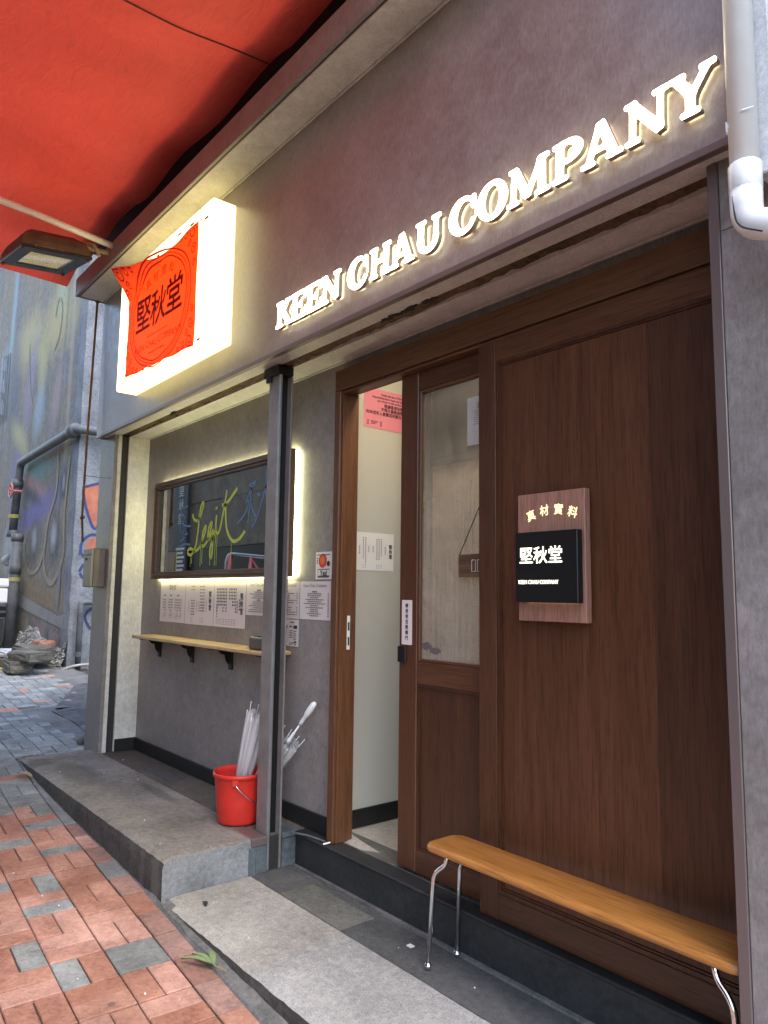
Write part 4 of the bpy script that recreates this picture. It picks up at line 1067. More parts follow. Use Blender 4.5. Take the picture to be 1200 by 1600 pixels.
for x in (-4.53, -4.51, -4.39, -4.37, -4.35): vcol(fl, x, .985, .955, .005, .012)
fl.build("print", INK, e)
e = sheet("menu_sheet", "white Chinese menu sheet with a dense grid of dishes under the window", -4.209, -3.805, .94, 1.216)
fl = Flat(front(PY_))
for i, ch in enumerate("堅秋堂"): fl.text(ch, -3.848, 1.125 - i * .044, .040, bold=.0006)
for q in range(13):
    if q in (7,): continue
    x = -4.165 + q * .020; vcol(fl, x, 1.175, 1.175 - (.095 + .02 * rp.randint(0, 2) if q not in (8, 9) else .07), .0105, .019)
vcol(fl, -4.165, 1.07, .99, .008, .016); vcol(fl, -3.905, 1.10, 1.03, .009, .016); vcol(fl, -3.88, 1.11, 1.05, .010, .018)
for q in range(13): vcol(fl, -4.165 + q * .020, .99, .958, .005, .010)
fl.build("print", INK, e)
def engl(label, x0, x1, z0, z1, rows, heads, price=True):
    e = sheet("menu_sheet", label, x0, x1, z0, z1)
    fl = Flat(front(PY_)); cx = (x0 + x1) / 2
    fl.text("Keen Chau Company", cx, z1 - .022, .024, shear=.15)
    n = rows; top = z1 - .050; st = (top - z0 - .012) / n
    for i in range(n):
        z = top - i * st
        if i in heads: fl.bar(cx - .022, z - .006, cx + .022, z); continue
        w = rp.uniform(.03, .105) if price else rp.uniform(.05, .12); x = cx - w
        while x < cx + w:
            q = rp.uniform(.008, .02); fl.bar(x, z - .005, min(x + q, cx + w), z); x += q + .004
        if price: fl.bar(x1 - .022, z - .005, x1 - .012, z)
    fl.build("print", INK_G, e); return e
engl("English menu sheet half hidden behind the steel post", -3.800, -3.50, 1.022, 1.218, 12, (0, 5), False)
engl("narrow English menu sheet just right of the steel post", -3.495, -3.236, 1.017, 1.214, 11, (0, 6), True)
engl("wide English menu sheet beside the door casing with prices down its right edge", -3.231, -2.953, 1.018, 1.212, 13, (0,), True)
e = sheet("menu_leaflet", "small leaflet with tiny pictures under the English menus", -3.42, -3.234, .872, 1.012)
fl = Flat(front(PY_))
for cx in (-3.38, -3.285):
    fl.bar(cx - .03, .995, cx + .01, 1.0); fl.bar(cx + .005, .965, cx + .04, .982); fl.bar(cx - .035, .972, cx - .01, .979)
    for i in range(5): fl.bar(cx - .036, .952 - i * .009, cx - .004, .955 - i * .009); fl.bar(cx + .004, .950 - i * .01, cx + .034 - .008 * (i % 2), .953 - i * .01)
    for q in range(14): a, b = rp.uniform(-.03, .03), rp.uniform(.878, .902); fl.bar(cx + a, b, cx + a + .006, b + .006)
fl.build("print", INK, e)
e = sheet("picture_card", "small picture card with a red bowl beside the door casing", -3.091, -2.945, 1.222, 1.360, PAPER_W)
fl = Flat(front(PY_)); fl.poly([(-3.025 + .036 * math.cos(a * .3), 1.315 + .036 * math.sin(a * .3)) for a in range(21)]); fl.build("red_bowl_picture", INK_R, e)
fl = Flat(front(PY_ - .0006)); fl.poly([(-3.025 + .020 * math.cos(a * .35), 1.318 + .022 * math.sin(a * .35)) for a in range(18)]); fl.build("soup_picture", plain("soup orange", (.75, .16, .05), .5), e)
fl = Flat(front(PY_)); fl.text("Yes!", -3.015, 1.252, .036, bold=.001)
for a, b in ((-3.08, -3.0), (-3.08, -3.05), (-3.0, -2.96)): fl.bar(a, 1.343, b, 1.347)
fl.bar(-3.07, 1.231, -2.97, 1.235); fl.poly([(-2.975 + .014 * math.cos(a * .35), 1.30 + .014 * math.sin(a * .35)) for a in range(18)])
fl.ribbon([(-3.066, 1.272), (-2.966, 1.272), (-2.966, 1.238), (-3.066, 1.238), (-3.066, 1.272)], .004)
for i in range(3): fl.bar(-3.078, 1.30 + i * .012, -3.068, 1.308 + i * .012)
fl.build("print", INK, e)
# notices at the door
e = E("door_notice", "narrow white paper strip with vertical Chinese characters on the sliding door stile", "notice", (-2.393, 2.117, .935))
box("paper", -2.427, -2.361, 2.1158, 2.1172, .935, 1.127, PAPER, e)
fl = Flat(front(2.1150))
for i, ch in enumerate("請用推拉開關門"): fl.text(ch, -2.394, 1.102 - i * .0232, .0185, bold=.0004)
fl.build("print", INK, e)
e = E("liquor_notice", "pink liquor law poster on the interior wall inside the doorway", "poster", (-2.97, 2.5, 2.03))
box("paper", -2.9695, -2.968, 2.308, 2.74, 2.032, 2.248, PINK, e)
fl = Flat(side(-2.9672), (1, 0, 0)); cy_ = 2.524
for i, t in enumerate(("Under the law of Hong Kong,", "intoxicating liquor must not be sold or supplied", "to a minor in the course of business.")): fl.text(t, cy_, 2.222 - i * .018, .0168, bold=.0003)
for i, t in enumerate(("根據香港法律，", "不得在業務過程中，", "向未成年人售賣或供應令人醺醉的酒類。")): fl.text(t, cy_, 2.162 - i * .023, .0225, bold=.0003)
for y in (2.335, 2.425): fl.text("][", y, 2.062, .028)
for y, w in ((2.38, .05), (2.66, .07)): 
    for i in range(3): fl.bar(y - w / 2, 2.068 - i * .007, y + w / 2 - .01 * i, 2.071 - i * .007)
fl.build("print", INK, e)
e = E("wall_menu", "white menu paper at eye level on the interior wall inside the doorway", "menu", (-2.97, 2.39, 1.273))
box("paper", -2.9695, -2.968, 2.245, 2.524, 1.273, 1.471, PAPER_W, e)
fl = Flat(side(-2.9672), (1, 0, 0))
for i, ch in enumerate("堅秋堂"): fl.text(ch, 2.502, 1.40 - i * .026, .024, bold=.0005)
for y, t, b in ((2.29, 1.40, 1.36), (2.315, 1.445, 1.33), (2.33, 1.445, 1.31), (2.35, 1.40, 1.37), (2.38, 1.40, 1.37), (2.405, 1.44, 1.33), (2.42, 1.44, 1.33), (2.435, 1.44, 1.35), (2.462, 1.40, 1.365)): vcol(fl, y, t, b, .006, .0115)
for y in (2.315, 2.33, 2.405, 2.42, 2.435): vcol(fl, y, 1.305, 1.285, .0035, .008)
fl.build("print", INK, e)
e = E("glass_licence", "white licence paper stuck inside the door glass at the top", "notice", (-1.98, 2.142, 1.75))
box("paper", -2.055, -1.90, 2.1405, 2.1415, 1.762, 1.962, PAPER_W, e)
fl = Flat(front(2.1398)); fl.text("JB", -1.985, 1.925, .026, bold=.0006)
for i in range(7): fl.bar(-2.02 + .006 * (i % 3), 1.90 - i * .009, -1.955 - .005 * (i % 2), 1.902 - i * .009)
fl.build("print", INK_G, e)
hs = E("hanging_sign", "small dark wooden OPEN sign on a cord against the door glass", "sign", (-2.0, 2.112, 1.222))
box("board", -2.074, -1.86, 2.107, 2.115, 1.222, 1.314, WOOD_F, hs, .002)
bm = bmesh.new(); tube(bm, [(-2.07, 2.111, 1.314), (-1.945, 2.113, 1.53), (-1.92, 2.113, 1.58)], .0022, 6); obj("cord", bm, INK, hs)
fl = Flat(front(2.1062)); fl.ribbon([(-1.998, 1.29), (-1.978, 1.29), (-1.978, 1.245), (-1.998, 1.245), (-1.998, 1.29)], .002); fl.ribbon([(-1.968, 1.29), (-1.94, 1.29), (-1.94, 1.245), (-1.968, 1.245), (-1.968, 1.29)], .002)
fl.build("print", PAPER_W, hs)
# smudge on the inside of the glass
bm = bmesh.new(); fl = Flat(front(2.1342))
fl.poly([(-2.29 + .0 + .035 * math.cos(a * .4) * (1 + .2 * math.sin(a * 3)), .935 + .016 * math.sin(a * .4) * (1 + .3 * math.sin(a * 2.3))) for a in range(16)])
fl.poly([(-2.235 + .035 * math.cos(a * .4) * (1 + .12 * math.sin(a * 3)), .918 + .013 * math.sin(a * .4)) for a in range(16)])
for q in range(26): a, b = rp.uniform(-2.31, -2.2), rp.uniform(.89, 1.0); fl.bar(a, b, a + .004, b + .003)
fl.build("smudge", INK_G, sl)

# plaque beside the door
pq = E("wall_plaque", "pinkish walnut plaque on the big brown door panel with a black lit sign", "sign", (-1.56, 2.06, 1.06))
box("board", -1.702, -1.418, 2.035, 2.0655, 1.064, 1.511, WOOD_P, pq, .002)
fl = Flat(front(2.0342))
for i, ch in enumerate("真材實料"):
    a = R_(112 - i * 14.6); fl.text(ch, -1.553 + .235 * math.cos(a), 1.225 + .222 * math.sin(a), .040, rot=(a - math.pi / 2) * .8, bold=.0004)
fl.build("gold_characters", GOLD, pq)
bkx = obj("black_sign_box", bx(bmesh.new(), -1.684, -1.424, 1.998, 2.028, 1.129, 1.372, .002), BLACKM, pq)
fl = Flat(front(1.9968))
for i, ch in enumerate("堅秋堂"): fl.text(ch, -1.635 + i * .062, 1.286, .062, bold=.0006)
fl.build("lit_characters", PLQ, bkx)
fl = Flat(front(1.9968)); fl.text("KEEN CHAU COMPANY", -1.585, 1.198, .0185, sx=.86, bold=.0003); fl.build("lit_name", PLQ, bkx)
box("back_glow_strip", -1.66, -1.45, 2.0285, 2.0345, 1.131, 1.1365, PLQ, bkx)

# ------------------------------------------------------------------ bench
be = E("bench", "long narrow honey wood bench with bent chrome legs in front of the door panel", "bench", (-1.4, 1.94, -0.16))
bm = bmesh.new(); nb = 10
def bench_out(inset, z):
    x0, x1, y0, y1, r = -2.0 + inset, -.862 - inset, 1.848 + inset, 2.030 - inset, .045 - inset * .6
    pts = []
    for cxx, cyy, a0 in ((x1 - r, y1 - r, 0), (x0 + r, y1 - r, 90), (x0 + r, y0 + r, 180), (x1 - r, y0 + r, 270)):
        for k in range(7): a = R_(a0 + 15 * k); pts.append((cxx + r * math.cos(a), cyy + r * math.sin(a), z))
    return pts
prof = [(.012, .243), (.003, .246), (.0, .2515), (.0, .260), (.004, .267), (.012, .270)]
rings = [[bm.verts.new(p) for p in bench_out(i, z)] for i, z in prof]
for a, b in zip(rings, rings[1:]):
    for k in range(len(a)): bm.faces.new((a[k], a[(k + 1) % len(a)], b[(k + 1) % len(a)], b[k]))
bm.faces.new(rings[-1]); bm.faces.new(list(reversed(rings[0])))
obj("seat", bm, WOOD_B, be, True)
for x, y, sx, sy in ((-1.985, 1.868, 1, 1), (-1.985, 2.012, 1, -1), (-.885, 1.868, -1, 1), (-.885, 2.012, -1, -1)):
    bm = bmesh.new()
    tube(bm, arcpts([(x + sx * .075, y + sy * .02, .244), (x + sx * .068, y + sy * .018, .205), (x + sx * .022, y + sy * .006, .168), (x, y, -.150)], .03, 4), .0085, 12)
    lg = obj("leg", bm, CHROME, be, True)
    bm = bmesh.new(); lathe(bm, [(.0005, -.0145), (.008, -.0125), (.0135, -.005), (.0145, 0), (.0125, .006), (.0086, .0105)], (x, y, -.1455), 14); obj("foot", bm, CHROME, lg, True)
bm = bmesh.new(); bx(bm, -1.93, -.93, 1.925, 1.953, .238, .2428); obj("stretcher", bm, BLACKM, be)

# ------------------------------------------------------------------ bucket and umbrellas
BC = Vector((-3.408, 1.888, 0.0))
bk = E("bucket", "red plastic bucket holding umbrellas by the steel post", "bucket", tuple(BC))
bm = bmesh.new()
lathe(bm, [(.0005, .004), (.095, .004), (.104, .010), (.107, .02), (.119, .14), (.1265, .225), (.128, .228), (.1355, .231), (.1365, .245), (.133, .252), (.128, .250), (.1245, .232), (.116, .14), (.1035, .012), (.0005, .010)], BC, 40)
obj("shell", bm, REDPL, bk, True)
bhx = Vector((.78, -.62, 0)).normalized()
for s in (-1, 1):
    p = BC + Vector((.62, .78, 0)).normalized() * .0 + bhx * .1305 * s
    t = bmesh.new(); bx(t, -.016, .016, -.005, .005, -.016, .016, .003); bmesh.ops.transform(t, matrix=Matrix.Translation((p.x, p.y, .214)) @ Matrix.Rotation(math.atan2(bhx.y, bhx.x) + math.pi / 2, 4, 'Z'), verts=t.verts)
    obj("lug", t, REDPL, bk)
bm = bmesh.new(); perp = Vector((-bhx.y, bhx.x, 0))
pts = []
for k in range(17):
    a = math.pi * k / 16; q = bhx * .140 * math.cos(a) + perp * (.10 * math.sin(a)) + Vector((0, 0, -.115 * math.sin(a))); 
    q2 = q.copy(); rad = Vector((q.x, q.y)).length
    if rad < .134: q2.xy = Vector((q.x, q.y)).normalized() * .134
    pts.append(BC + q2 + Vector((0, 0, .212)))
tube(bm, pts, .003, 8); obj("handle", bm, CHROME, bk, True)

def umbrella(tip, top, label, hand=True, seed=0, spread=.055, handle_len=.15):
    tip, top = Vector(tip), Vector(top); ax = (top - tip).normalized(); L = (top - tip).length
    e = E("umbrella", label, "umbrella", tuple(tip), "clear umbrellas in the red bucket")
    q = ax.to_track_quat('Z', 'Y'); rn = random.Random(seed)
    ends = L - (handle_len + .13 if hand else .0)
    bm = bmesh.new(); n = 32; prof = [(0.05, .006), (.12, .016), (.3, .030), (.55, .040), (.8, .050), (1.0, spread)]
    rings = []
    for t, r in prof:
        ring = []
        for k in range(n):
            a = 2 * math.pi * k / n; rr_ = r * (1 + (.34 if k % 4 == 0 else (-.32 if k % 4 == 2 else 0)) * min(1, t * 1.6)) * (1 + rn.uniform(-.08, .08))
            ring.append(bm.verts.new(tip + q @ Vector((rr_ * math.cos(a), rr_ * math.sin(a), ends * t + (rn.uniform(-.02, .02) if t == 1 else 0)))))
        rings.append(ring)
    for a, b in zip(rings, rings[1:]):
        for k in range(n): bm.faces.new((a[k], a[(k + 1) % n], b[(k + 1) % n], b[k]))
    obj("canopy", bm, FILM, e, True)
    for k in range(8):
        a = 2 * math.pi * k / 8; d = Vector((math.cos(a), math.sin(a), 0)); l2 = ends * rn.uniform(.98, 1.10)
        bm = bmesh.new(); tube(bm, [tip + q @ (d * .006 + Vector((0, 0, ends * .05))), tip + q @ (d * .036 + Vector((0, 0, ends * .5))), tip + q @ (d * spread * 1.3 + Vector((0, 0, l2)))], [.0011, .0012, .0015], 6)
        lathe(bm, [(.0005, -.004), (.0026, -.003), (.0026, .004), (.0005, .006)], tip + q @ (d * spread * 1.3 + Vector((0, 0, l2))), 8, ax)
        obj("rib", bm, WPL, e, True)
    bm = bmesh.new(); tube(bm, [tip, top if not hand else top - ax * .1], .0045, 8); obj("shaft", bm, WPL, e, True)
    if hand:
        bm = bmesh.new(); lathe(bm, [(.0005, 0), (.008, .002), (.0105, .02), (.0095, .055), (.012, .062), (.015, .075), (.0165, .11), (.0145, .14), (.009, .151), (.0005, .155)], top - ax * .155, 16, ax); obj("handle", bm, WPL, e, True)
        bm = bmesh.new(); lathe(bm, [(.0046, 0), (.010, .001), (.011, .03), (.0075, .036), (.0075, .075), (.0046, .08)], tip + ax * (ends - .02), 12, ax); obj("runner", bm, WPL, e, True)
    return e
umbrella(BC + Vector((-.05, .0, .014)), (-3.335, 1.945, .53), "folded clear umbrella standing at the left in the red bucket", False, 1, .05)
umbrella(BC + Vector((-.085, .045, .014)), (-3.01, 2.068, .622), "folded clear umbrella leaning right in the red bucket with its white handle up", True, 2, .05, .135)

# ------------------------------------------------------------------ downpipe and neighbour panel at the right
dp = E("downpipe", "dirty white plastic downpipe with an elbow at the right end of the fascia", "pipe", (-.716, 1.70, 2.05))
bm = bmesh.new(); tube(bm, [(-.716, 1.70, 2.155), (-.716, 1.70, 5.2)], .0335, 20); obj("pipe", bm, PVC_W, dp, True)
bm = bmesh.new(); lathe(bm, [(.034, -.005), (.0375, 0), (.0375, .062), (.034, .066)], (-.716, 1.70, 2.118), 20); obj("collar", bm, PVC_W, dp, True)
bm = bmesh.new(); tube(bm, arcpts([(-.716, 1.70, 2.119), (-.716, 1.70, 2.035), (-.55, 1.70, 1.965)], .085, 8), .0365, 20, True); obj("elbow", bm, PVC_W, dp, True)
bm = bmesh.new(); tube(bm, [(-.60, 1.70, 1.9861), (.4, 1.70, 1.5644)], .0335, 20); obj("branch_pipe", bm, PVC_W, dp, True)
bm = bmesh.new(); tube(bm, arcpts([(-.7345, 1.6705, 2.10), (-.7270, 1.6640, 2.02), (-.668, 1.6625, 1.985)], .03, 5), .0022, 5); obj("dirt_crack", bm, VOIDM, dp)
bm = bmesh.new(); tube(bm, [(-.752, 1.695, 2.30), (-.70, 1.664, 2.30), (-.678, 1.675, 2.302)], .0022, 6); tube(bm, [(-.75, 1.69, 2.305), (-.745, 1.68, 2.27), (-.74, 1.675, 2.285)], .003, 6); obj("tie_wire", bm, WPL, dp)
wp = E("painted_panel", "flaking white painted metal panel behind the downpipe", "panel", (-.4, 1.76, 2.17))
bm = bmesh.new()
for a, b, c, d in ((-.705, -.66, 2.165, 4.6), (-.66, .6, 2.165, 2.215)): bx(bm, a, b, 1.735, 1.80, c, d, .004)
obj("frame", bm, WPAINT, wp)
box("sheet", -.659, .6, 1.752, 1.79, 2.216, 4.6, WPAINT, wp)
bm = bmesh.new(); rz = random.Random(8); pts = [(-.652 + rz.uniform(-.004, .004), 1.7512, 2.22 + k * .02) for k in range(40)]; tube(bm, pts, .002, 5); obj("paint_crack", bm, VOIDM, wp)

# ------------------------------------------------------------------ conduit and mailbox at the left column
cd = E("conduit", "thin rusty conduit running down past the fascia end to the mailbox", "pipe", (-5.6, 1.72, 1.5))
bm = bmesh.new(); tube(bm, arcpts([(-5.64, 1.735, 3.392), (-5.645, 1.72, 2.3), (-5.655, 1.72, 1.69), (-5.69, 1.735, 1.66), (-5.69, 1.745, 1.52)], .03, 4), .0085, 10); obj("pipe", bm, RUST, cd, True)
bm = bmesh.new(); lathe(bm, [(.009, 0), (.016, .002), (.016, .01), (.009, .012)], (-5.64, 1.735, 3.384), 12); obj("flange", bm, RUST, cd)
bm = bmesh.new(); tube(bm, [(-5.70, 1.73, 1.70), (-5.655, 1.715, 1.695), (-5.63, 1.725, 1.70)], .012, 8); obj("elbow", bm, RUST, cd)
bm = bmesh.new(); tube(bm, [(-5.65, 1.712, 2.02), (-5.55, 1.80, 2.0), (-5.42, 1.84, 1.985)], .002, 5); obj("tie_wire", bm, BLACKM, cd)
mb = E("mailbox", "small brown metal mailbox fixed to the left column under the conduit", "mailbox", (-5.55, 1.80, 1.18))
box("body", -5.652, -5.450, 1.756, 1.844, 1.178, 1.462, MAILM, mb, .004)
box("front_door", -5.650, -5.470, 1.748, 1.7555, 1.182, 1.412, MAILM, mb, .002)
box("flap", -5.650, -5.470, 1.746, 1.7555, 1.415, 1.458, MAILM, mb, .002)
box("brass_edge", -5.468, -5.446, 1.746, 1.7555, 1.180, 1.460, MAILS, mb, .002)
bm = bmesh.new(); tube(bm, [(-5.595, 1.742, 1.385), (-5.595, 1.75, 1.385)], .011, 10); obj("lock", bm, BLACKM, mb)

# ------------------------------------------------------------------ rock slab between the buildings
bm = bmesh.new(); nx, ny = 34, 18; rk = random.Random(12)
gv = []
for i in range(nx + 1):
    r_ = []
    for j in range(ny + 1):
        x = -8.7 + 3.0 * i / nx; t = j / ny; yf = 2.05 + max(0, (-7.3 - x)) * .45 + max(0, x + 6.6) * -.10
        y = yf + t * (3.6 - yf); z = 0.045 - .045 * max(0, (x + 7.5)) * .6 + .10 * t - .055 * max(0, -7.3 - x) * (1 - t)
        z = max(z, gz(x) + .012)
        z += (.02 * math.sin(x * 9 + y * 4) * math.sin(y * 11 - x * 3) + rk.uniform(-.008, .008)) * (0.3 if j == 0 else 1)
        r_.append(bm.verts.new((x, y, z)))
    gv.append(r_)
for i in range(nx):
    for j in range(ny): bm.faces.new((gv[i][j], gv[i + 1][j], gv[i + 1][j + 1], gv[i][j + 1]))
ed = [bm.verts.new((v.co.x, v.co.y + .03, gz(v.co.x) - .1)) for v in [gv[i][0] for i in range(nx + 1)]]
for i in range(nx): bm.faces.new((ed[i], ed[i + 1], gv[i + 1][0], gv[i][0]))
tag(obj("rock_slab", bm, ROCK), kind="structure")

# ------------------------------------------------------------------ mural building at the far left
mu = E("mural_building", "weathered building with an abstract street mural beside the shop", "building", (-12, 3, 0))
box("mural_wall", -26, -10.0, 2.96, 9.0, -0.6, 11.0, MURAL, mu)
box("side_render", -10.0, -9.985, 2.985, 9.0, -0.6, 11.0, PLASTER, mu)
bm = bmesh.new(); rm = random.Random(14); prev = None
for i in range(60):
    z = -.1 + i * .19; row = [bm.verts.new((-10.30 + rm.uniform(-.02, .02), 2.955, z)), bm.verts.new((-10.10, 2.945 + rm.uniform(-.006, .006), z)), bm.verts.new((-9.978 + rm.uniform(-.008, .004), 2.948 + rm.uniform(-.008, .008), z)), bm.verts.new((-9.976 + rm.uniform(-.006, .006), 3.01 + rm.uniform(-.015, .015), z))]
    if prev:
        for k in range(3): bm.faces.new((prev[k], prev[k + 1], row[k + 1], row[k]))
    prev = row
obj("corner_render", bm, PLASTER, mu)
MC = {}
def mc(c):
    if c not in MC: MC[c] = muralmat("mural paint", c)
    return MC[c]
layer = [0]
def mpoly(pts, c, sm=True):
    layer[0] += 1
    cxp = sum(p[0] for p in pts) / len(pts); czp = sum(p[1] for p in pts) / len(pts)
    if sm: pts = smooth_curve(list(pts) + [pts[0]], 5)[:-1]
    Flat(front(2.953 - layer[0] * .00008)).poly(list(pts)).build("painted_shape", mc(c), mu)
def mline(pts, w, c):
    layer[0] += 1; Flat(front(2.953 - layer[0] * .00008)).ribbon(smooth_curve(pts, 6), w).build("painted_line", mc(c), mu)
GRY, BLU, YEL, TEA, PNK, PUR, DRK, TAN, BRN = (.26, .27, .29), (.24, .31, .37), (.46, .42, .17), (.12, .23, .22), (.38, .26, .25), (.17, .16, .32), (.07, .085, .105), (.38, .32, .22), (.22, .16, .09)
mline([(-13.1, 5.3), (-12.9, 4.6), (-12.6, 4.1)], .05, TAN)
mline([(-11.6, 5.35), (-11.45, 5.6), (-11.25, 5.4), (-11.3, 5.0), (-11.55, 4.8)], .04, TAN)
for q in range(3): mpoly([(-15.2 + .1 * q, 5.6 - q * .42), (-14.72, 5.45 - q * .42), (-14.7, 5.2 - q * .42), (-15.15, 5.33 - q * .42)], (.33, .36, .44), False)
for q in range(4): mpoly([(-15.0 + .16 * q, 5.58 - q * .02), (-14.93 + .16 * q, 5.56 - q * .02), (-14.92 + .16 * q, 4.2), (-15.0 + .16 * q, 4.25)], (.13, .14, .19), False)
mline([(-11.0, 3.3), (-10.95, 2.6), (-11.3, 2.1), (-11.35, 1.5), (-10.9, 1.25), (-10.45, 1.6), (-10.5, 2.2), (-10.4, 3.0)], .09, TAN)
mline([(-12.4, 2.1), (-12.5, 1.7), (-12.1, 1.42), (-11.6, 1.5), (-11.3, 1.9)], .07, TAN)
mpoly([(-13.2, 1.2), (-12.45, 1.07), (-10.46, .80), (-10.05, .86), (-10.05, .62), (-12.13, .83), (-13.2, .98)], (.33, .34, .34), False)
mpoly([(-12.13, .80), (-10.95, .60), (-10.88, .25), (-11.2, .33)], (.16, .15, .16), False)
mpoly([(-11.8, .74), (-11.1, .63), (-11.1, .42)], (.30, .18, .20), False)
mpoly([(-10.83, .62), (-10.38, .55), (-10.4, .22), (-10.82, .26)], (.28, .21, .23), False)
mline([(-10.55, 1.5), (-10.55, 1.05), (-10.6, .95)], .13, (.20, .23, .27))
bm = bmesh.new(); rq = random.Random(17); nx, nz = 110, 26; gv = []
for i in range(nx + 1):
    x = -12.7 + 2.72 * i / nx; hgt = .34 + .10 * math.sin(x * 3.1) + .03 * math.sin(x * 13)
    row = []
    for k in range(nz + 1):
        t = k / nz; z = gz(x) - .03 + hgt * t
        d = (.02 + .05 * (1 - t) ** 1.5) * (rq.random() ** 1.5) + .06 * (1 - t) * (0.5 if x < -11.6 else 1) - (.03 if t > .93 else 0)
        row.append(bm.verts.new((x + rq.uniform(-.012, .012), 2.957 - d, z + rq.uniform(-.01, .01))))
    gv.append(row)
for i in range(nx):
    for k in range(nz): bm.faces.new((gv[i][k], gv[i + 1][k], gv[i + 1][k + 1], gv[i][k + 1]))
o = obj("crumbling_plaster", bm, RUBBLE, mu); o["kind"] = "stuff"
ORG, NVY = plain("orange spray paint", (.36, .115, .065), .8, var=.3), plain("navy spray paint", (.03, .04, .12), .8, var=.2)
fs = Flat(side(-9.9835), (1, 0, 0))
fs.poly([(3.02, 2.52), (3.26, 2.60), (3.36, 2.3), (3.22, 1.98), (3.1, 2.2)])
fs.poly([(3.10 + .17 + .17 * math.cos(a * .4), 1.72 + .16 * math.sin(a * .4)) for a in range(16)])
fs.build("orange_graffiti", ORG, mu)
fs = Flat(side(-9.9822), (1, 0, 0))
for p in ([(3.02, 2.5), (3.1, 2.2), (3.22, 1.98), (3.36, 2.3)], [(3.02, 2.52), (3.26, 2.60), (3.4, 2.55)], [(3.04, 1.62), (3.06, 1.8), (3.18, 1.9), (3.34, 1.86)], [(3.05, 1.64), (3.16, 1.56), (3.35, 1.58)], [(3.04, 1.4), (3.1, 1.5), (3.16, 1.42), (3.1, 1.32), (3.05, 1.38)], [(3.1, 1.3), (3.2, 1.2)], [(3.30, .95), (3.2, .9), (3.15, .8), (3.22, .66), (3.34, .60)]):
    fs = Flat(side(-9.9822 + .0004 * len(p)), (1, 0, 0)); fs.ribbon(smooth_curve(p, 6), .035); fs.build("navy_graffiti", NVY, mu)
# drain pipes on the mural building
g1 = E("drain_pipe", "grey drain pipe with a red valve wheel along the mural wall", "pipe", (-12.7, 2.85, .3))
bm = bmesh.new(); tube(bm, arcpts([(-9.86, 3.6, 3.28), (-9.86, 2.86, 3.28), (-12.74, 2.86, 3.20), (-12.86, 2.84, 2.0)], .14, 6), .062, 14); obj("upper_pipe", bm, PVC_G, g1, True)
bm = bmesh.new(); tube(bm, [(-12.33, 2.80, 2.0), (-12.40, 2.80, .24)], .085, 14); obj("lower_pipe", bm, PVC_G, g1, True)
bm = bmesh.new(); tube(bm, [(-13.0, 2.82, 1.62), (-12.34, 2.80, 1.66)], .09, 14); obj("junction", bm, PVC_G, g1, True)
for p, q in (((-12.79, 2.85, 2.80), (-12.80, 2.85, 2.93)), ((-12.85, 2.84, 2.0), (-12.856, 2.84, 2.1)), ((-12.33, 2.80, 1.9), (-12.33, 2.8, 2.02)), ((-12.345, 2.8, 1.40), (-12.34, 2.8, 1.56)), ((-10.1, 2.86, 3.27), (-9.9, 2.86, 3.278))):
    bm = bmesh.new(); tube(bm, [p, q], .088, 14); obj("collar", bm, PVC_G, g1, True)
for z, x, y in ((2.30, -12.835, 2.84), (1.28, -12.352, 2.80)):
    bm = bmesh.new(); tube(bm, [(x, y, z), (x, y, z + .06)], .0875, 14); obj("yellow_tape", bm, plain("yellow tape", (.30, .27, .08), .6), g1)
bm = bmesh.new(); vc = Vector((-12.62, 2.72, 2.72)); pts = [vc + Vector((.11 * math.cos(a * .4488), 0, .11 * math.sin(a * .4488))) for a in range(15)]; tube(bm, pts, .013, 6)
for a in range(5): tube(bm, [vc, vc + Vector((.11 * math.cos(a * 1.2566), 0, .11 * math.sin(a * 1.2566)))], .010, 5)
tube(bm, [vc, vc + Vector((0, .16, 0))], .02, 8)
obj("valve_wheel", bm, plain("faded red valve", (.45, .16, .15), .6, var=.3), g1)
g2 = E("waste_pipe", "thin grey waste pipe down the side wall behind the left column", "pipe", (-9.93, 3.08, 0))
bm = bmesh.new(); tube(bm, arcpts([(-9.9, 3.7, 1.0), (-9.9, 3.06, 1.0), (-9.88, 3.06, .02)], .06, 5), .038, 12); obj("pipe", bm, PVC_G, g2, True)
bm = bmesh.new(); tube(bm, [(-9.885, 3.06, .30), (-9.885, 3.06, .36)], .044, 12); obj("collar", bm, PVC_G, g2)
bm = bmesh.new(); tube(bm, arcpts([(-9.82, 3.7, .20), (-9.8, 3.0, .20), (-9.95, 2.80, .10)], .1, 5), .018, 8); obj("hose", bm, GRANITE, g2, True)

# stones stacked at the foot of the mural
def stone(name, label, c, s, rz, seed, mat, group=None):
    rn = random.Random(seed); bm = bmesh.new(); bx(bm, -s[0], s[0], -s[1], s[1], -s[2], s[2])
    bmesh.ops.subdivide_edges(bm, edges=bm.edges, cuts=2, use_grid_fill=True)
    bmesh.ops.bevel(bm, geom=[e for e in bm.edges if len(e.link_faces) == 2 and e.calc_face_angle(0) > .5], offset=min(s) * .35, segments=2, affect='EDGES')
    for v in bm.verts: v.co += Vector((rn.uniform(-1, 1), rn.uniform(-1, 1), rn.uniform(-1, 1))) * min(s) * .12
    me = bpy.data.meshes.new(name); bm.to_mesh(me); bm.free(); o = link(name, me, mat); o.location = c; o.rotation_euler = (rn.uniform(-.06, .06), rn.uniform(-.06, .06), rz)
    tag(o, label, "stone", group); return o
STN = concrete("stacked stone", (.07, .065, .055), (.20, .185, .16), .9, 4.0, .9, .4)
GRP = "loose stones stacked by the mural wall"
stone("loose_stone", "flat grey stone at the bottom left of the small stone stack", (-10.35, 2.42, gz(-10.35) + .07), (.24, .17, .065), .1, 1, STN, GRP)
